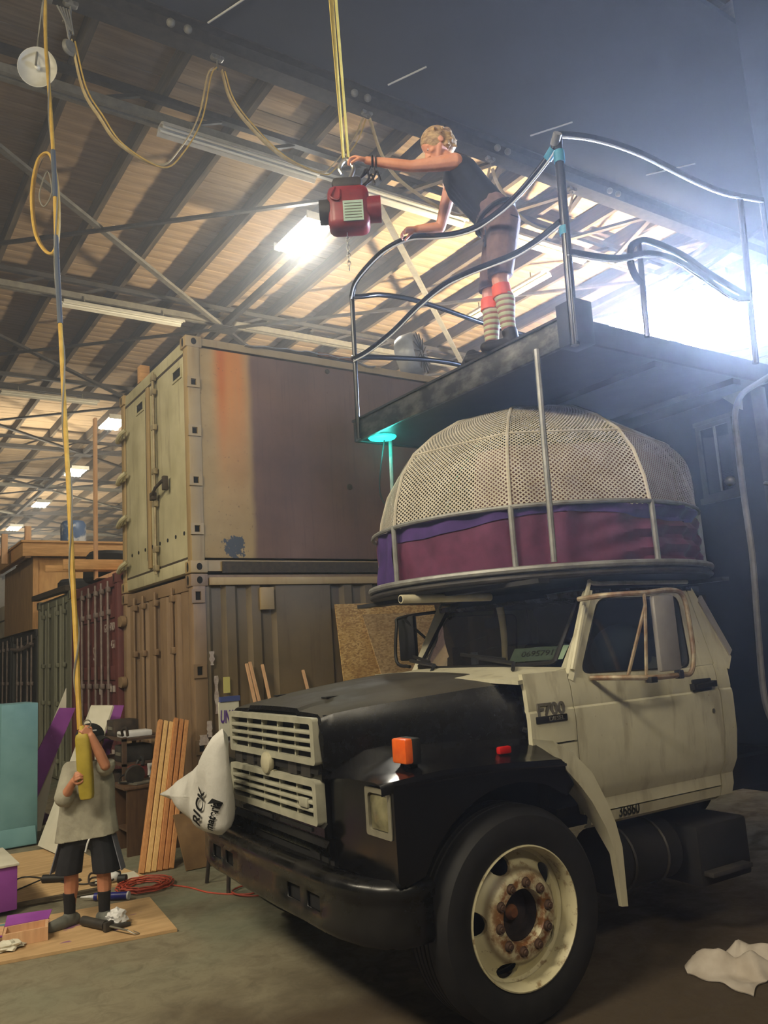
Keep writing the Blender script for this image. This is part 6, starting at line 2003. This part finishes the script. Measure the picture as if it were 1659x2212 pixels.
trim(sh_, (kN + kF) / 2 + V((0, 0, .035)), (0, 0, -1))
trim(sh_, waist + V((0, 0, .03)), -ax_)
MB().tube([hipc - ax_ * .06 + (F3 * math.cos(q * PI / 12) * .205 + L3 * math.sin(q * PI / 12) * .122) + V((0, 0, .02 - .05 * math.sin(q * PI / 12))) for q in range(24)], .016, 6, closed=True).build('belt', 'shoe_black', W)
for k_, a in ((kN, aN), (kF, aF)):
    d = a - k_
    sk_ = MB().chain([k_ + d * .22, k_ * .65 + a * .35 - L3 * .012, k_ * .3 + a * .7, a, a + V((0, 0, -.03))], [.062, .064, .051, .044, .044]).build('knee_sock', 'striped_sock', W, voxel=.008)
    trim(sk_, k_ + d * .26, -d)
    bd_ = MB().chain([k_ + d * .06, k_ + d * .32], [.060, .0655]).build('sock_top', 'band_orange', W, voxel=.008)
    trim(bd_, k_ + d * .08, -d)
    trim(bd_, k_ + d * .29, d)
    s_ = MB()
    hb_ = V((a.x, a.y, 3.475))
    s_.cap(hb_ - L3 * .035 + V((0, 0, .035)), hb_ + L3 * .06 + V((0, 0, .034)), .042, .042)
    s_.cap(hb_ + L3 * .05 + V((0, 0, .03)), hb_ + L3 * .16 + V((0, 0, .026)), .043, .034)
    s_.cap(a + V((0, 0, .03)), hb_ + V((0, 0, .05)) - L3 * .01, .051, .048)
    sh2 = s_.build('shoe', 'shoe_black', W, voxel=.007)
    trim(sh2, hb_ + V((0, 0, .001)), (0, 0, -1))
    trim(sh2, a + V((0, 0, .045)), (0, 0, 1))
hr = MB()
R = Matrix((fd, lt, up3)).transposed()
hr.sphere(hd_c - fd * .012 + up3 * .032, .108, 14, (.98, .86, .92), R)
hr.sphere(hd_c - fd * .065 - up3 * .01, .075, 12, (.8, 1.0, 1.1), R)
hr.sphere(hd_c - fd * .10 + up3 * .035, .042, 10)
rr = random.Random(4)
for k in range(46):
    a, q = rr.uniform(-1.5, 1.5), rr.uniform(-1.0, 1.1)
    d = (-fd * math.cos(a) * math.cos(q) + lt * math.sin(a) * math.cos(q) + up3 * math.sin(q))
    p = hd_c + d * .095 + up3 * .02 - fd * .01
    hr.cap(p, p + d * .022 + V((rr.uniform(-.02, .02), rr.uniform(-.02, .02), -.02)), .014, .006)
hr = hr.build('hair', 'hair_blonde', W, voxel=.006, smooths=2)
trim(hr, hd_c + fd * .058, fd - up3 * .45)
for s in (-1, 1):
    MB().sphere(hd_c + fd * .0745 + up3 * .003 + lt * s * .032, .0115, 8).build('eye', 'eye_white', W)
    MB().sphere(hd_c + fd * .0825 + up3 * .000 + lt * s * .032, .0055, 6).build('pupil', 'ink_black', W)
MB().tube([hd_c + fd * .086 - up3 * .059 + lt * q * .016 for q in (-1, -.5, 0, .5, 1)], .0045, 6).build('lips', mat('lip', (168, 84, 72), rough=.5).name, W)
MB().tube([wN + (eN - wN) * .12 + F3 * .031 * math.cos(q * PI / 6) + V((0, 0, .031 * math.sin(q * PI / 6))) for q in range(12)], .008, 6, closed=True).build('wristband', 'shoe_black', W)
MB().tube([wN + (eN - wN) * .2 + F3 * .034 * math.cos(q * PI / 6) + V((0, 0, .034 * math.sin(q * PI / 6))) for q in range(12)], .006, 6, closed=True).build('wristband', 'steel_dark', W)

# --- the standing person holding the yellow pendant
K = thing('person', 'person in grey t-shirt and black cap holding the yellow pendant with both hands', 'person', (1.5, 6.0, .019))
EXV = V((.825, -.565, 0))
hipc, waist, chest = V((1.50, 6.00, .60)), V((1.50, 6.0, .76)), V((1.505, 5.995, .93))
sL, sR = V((1.405, 6.066, 1.02)), V((1.605, 5.925, 1.035))
eL, wL = V((1.335, 5.945, .855)), V((1.372, 5.832, .975))
eR, wR = V((1.555, 5.755, 1.055)), V((1.468, 5.764, 1.255))
hLg, hRg = V((1.425, 6.05, .58)), V((1.575, 5.95, .58))
kL, kR = V((1.408, 6.062, .345)), V((1.588, 5.938, .345))
aL, aR = V((1.40, 6.068, .095)), V((1.592, 5.94, .095))
b = MB()
wide(b, [hipc, waist, chest], EXV, [.06, .055, .065], [.085, .078, .08])
b.cap(sL, sR, .042)
b.cap(V((1.505, 5.995, 1.03)), V((1.51, 5.985, 1.12)), .042, .038)
b.chain([sL, eL, eL * .6 + wL * .4, wL], [.040, .032, .032, .023])
b.chain([sR, eR, eR * .6 + wR * .4, wR], [.042, .034, .035, .024])
for h, k_, a in ((hLg, kL, aL), (hRg, kR, aR)):
    b.chain([h, k_, k_ * .65 + a * .35 + FW * .012, a], [.072, .047, .048, .030])
hk = V((1.51, 5.985, 1.195))
fd, lt, up3 = head(b, hk, -FW * 1.0 - EXV * .25 + V((0, 0, .1)), (0, 0, 1), .98)
hand(b, wL, EXV * .35 - FW * .5 + V((0, 0, .35)), EXV + FW * .5, .78, -1, (.7, 1.0, .8))
hand(b, wR, -EXV * .55 + V((0, 0, .6)) - FW * .2, -EXV * .6 + FW * .8 - V((0, 0, .3)), .80, -1, (.6, .9, .8))
b.build('body', 'skin_child', K, voxel=.0045, smooths=2)
g = MB()
wide(g, [V((1.50, 6.0, .56)), V((1.50, 6.0, .66)), waist, chest, V((1.505, 5.995, 1.0))], EXV, [.115, .105, .095, .09, .08], [.105, .100, .095, .092, .065])
g.cap(sL + V((.01, 0, 0)), sR - V((.01, 0, 0)), .056)
g.chain([sL, sL * .25 + eL * .75, sL * .05 + eL * .95], [.062, .066, .068])
g.chain([sR, sR * .45 + eR * .55, sR * .3 + eR * .7], [.062, .066, .068])
ts = g.build('t_shirt', 'shirt_grey', K, voxel=.009, smooths=5)
trim(ts, (1.36, 6.1, .565), V((.12, 0, -1)))
trim(ts, V((1.505, 5.995, 1.075)), (0, 0, 1))
g = MB()
wide(g, [V((1.50, 6.0, .66)), V((1.50, 6.0, .58))], EXV, [.07, .08], [.078, .086])
for h, k_, s in ((hLg, kL, -1), (hRg, kR, 1)):
    g.chain([h - V((0, 0, .02)), h * .4 + k_ * .6 + EXV * s * .012, k_ + EXV * s * .02 - V((0, 0, .02))], [.078, .086, .09])
    g.chain([h, k_ + EXV * s * .05 + FW * .02], [.07, .068])
sh_ = g.build('shorts', 'shorts_navy', K, voxel=.009, smooths=5)
trim(sh_, (1.5, 6.0, .352), (0, 0, -1))
for h, k_, s in ((hLg, kL, -1), (hRg, kR, 1)):
    MB().prism([h + EXV * s * .082 - FW * .03, h + EXV * s * .082 + FW * .05, k_ + EXV * s * .128 + FW * .05 + V((0, 0, .01)), k_ + EXV * s * .128 - FW * .035 + V((0, 0, .01))], EXV * s * .006).build('side_panel', 'panel_grey', K)
MB().tube(spline([V((1.50, 5.90, .60)), V((1.475, 5.892, .56)), V((1.46, 5.897, .50))], 4), .006, 6).build('drawstring', 'white_plastic', K)
for a, s in ((aL, -1), (aR, 1)):
    so2 = MB().chain([a + V((0, 0, .15)), a + V((0, 0, .06)), a], [.046, .040, .038]).build('sock', 'sock_black', K, voxel=.007)
    trim(so2, a + V((0, 0, .13)), (0, 0, 1))
    td = (-FW * (.75 if s < 0 else .65) + EXV * (-.55 if s < 0 else .75)).normalized()
    g0 = V((a.x, a.y, .019))
    q = MB()
    q.cap(g0 - td * .035 + V((0, 0, .034)), g0 + td * .06 + V((0, 0, .032)), .042, .043)
    q.cap(g0 + td * .05 + V((0, 0, .03)), g0 + td * .135 + V((0, 0, .026)), .046, .038)
    q.cap(g0 + V((0, 0, .05)), g0 + V((0, 0, .065)), .045, .042)
    sh2 = q.build('shoe', 'shoe_grey', K, voxel=.007)
    trim(sh2, g0 + V((0, 0, .001)), (0, 0, -1))
g = MB()
R = Matrix((fd, lt, up3)).transposed()
g.sphere(hk + up3 * .038 - fd * .004, .108, 14, (1.0, .86, .86), R)
cp_ = g.build('cap', 'cap_black', K, voxel=.006)
trim(cp_, hk + up3 * .045, -up3)
bd = (EXV * .85 - FW * .45).normalized()
MB().grid(lambda u, v: hk + up3 * (.052 - .02 * u) + bd * (.07 + .085 * u) + bd.cross(V((0, 0, 1))) * (v - .5) * .15 * (1 - .35 * u * u) - up3 * .02 * (v * 2 - 1) ** 2, 8, 10, .006).build('cap_brim', 'cap_black', cp_)
MB().box(hk + up3 * .085 - FW * .075 + EXV * .055, (.035, .01, .008), .3).build('cap_mark', 'white_plastic', cp_)
hr = MB().sphere(hk - fd * .012 + up3 * .018, .102, 12, (.96, .86, .95), R).build('hair', 'hair_dark', K, voxel=.007)
trim(hr, hk + fd * .03 - up3 * .0, fd - up3 * .2)
for s in (-1, 1):
    MB().sphere(hk + fd * .078 + up3 * .003 + lt * s * .031, .011, 8).build('eye', 'eye_white', K)
    MB().sphere(hk + fd * .0865 + up3 * .003 + lt * s * .031, .0052, 6).build('pupil', 'ink_black', K)
# the yellow pendant control itself
o = thing('pendant_control', 'long yellow hoist pendant held up in front of the face of the standing person', 'control', (1.43, 5.785, .85))
pa, pb = V((1.418, 5.792, 1.275)), V((1.442, 5.776, .852))
ax_ = (pa - pb).normalized()
e1 = (EXV - ax_ * EXV.dot(ax_)).normalized()
e2 = ax_.cross(e1)
rings = []
for f, w_, d_ in ((0, .030, .026), (.02, .042, .032), (.08, .048, .036), (.4, .049, .037), (.7, .050, .037), (.93, .046, .034), (.985, .040, .030), (1.0, .025, .02)):
    c_ = pa + (pb - pa) * f
    rings.append([c_ + e1 * w_ * math.copysign(abs(math.cos(q * PI / 12)) ** .6, math.cos(q * PI / 12)) + e2 * d_ * math.copysign(abs(math.sin(q * PI / 12)) ** .6, math.sin(q * PI / 12)) for q in range(24)])
MB().loft(rings).build('body', 'pendant_yellow', o)
MB().tube([pa - ax_ * .01, pa + ax_ * .05], .024, 12, taper=[.03, .018]).build('cable_boot', 'strap_yellow', o)
for k in range(5):
    p = pa + (pb - pa) * (.2 + .14 * k) + FW * .036
    MB().cyl(p, p + FW * .012, .014, 12).build('push_button', 'ink_black', o)
MB().tube([pa + ax_ * .06 + EXV * .035 + (e1 * math.cos(q * PI / 8) + ax_ * math.sin(q * PI / 8)) * .025 for q in range(16)], .004, 6, closed=True).build('strain_ring', 'chrome_dull', o)
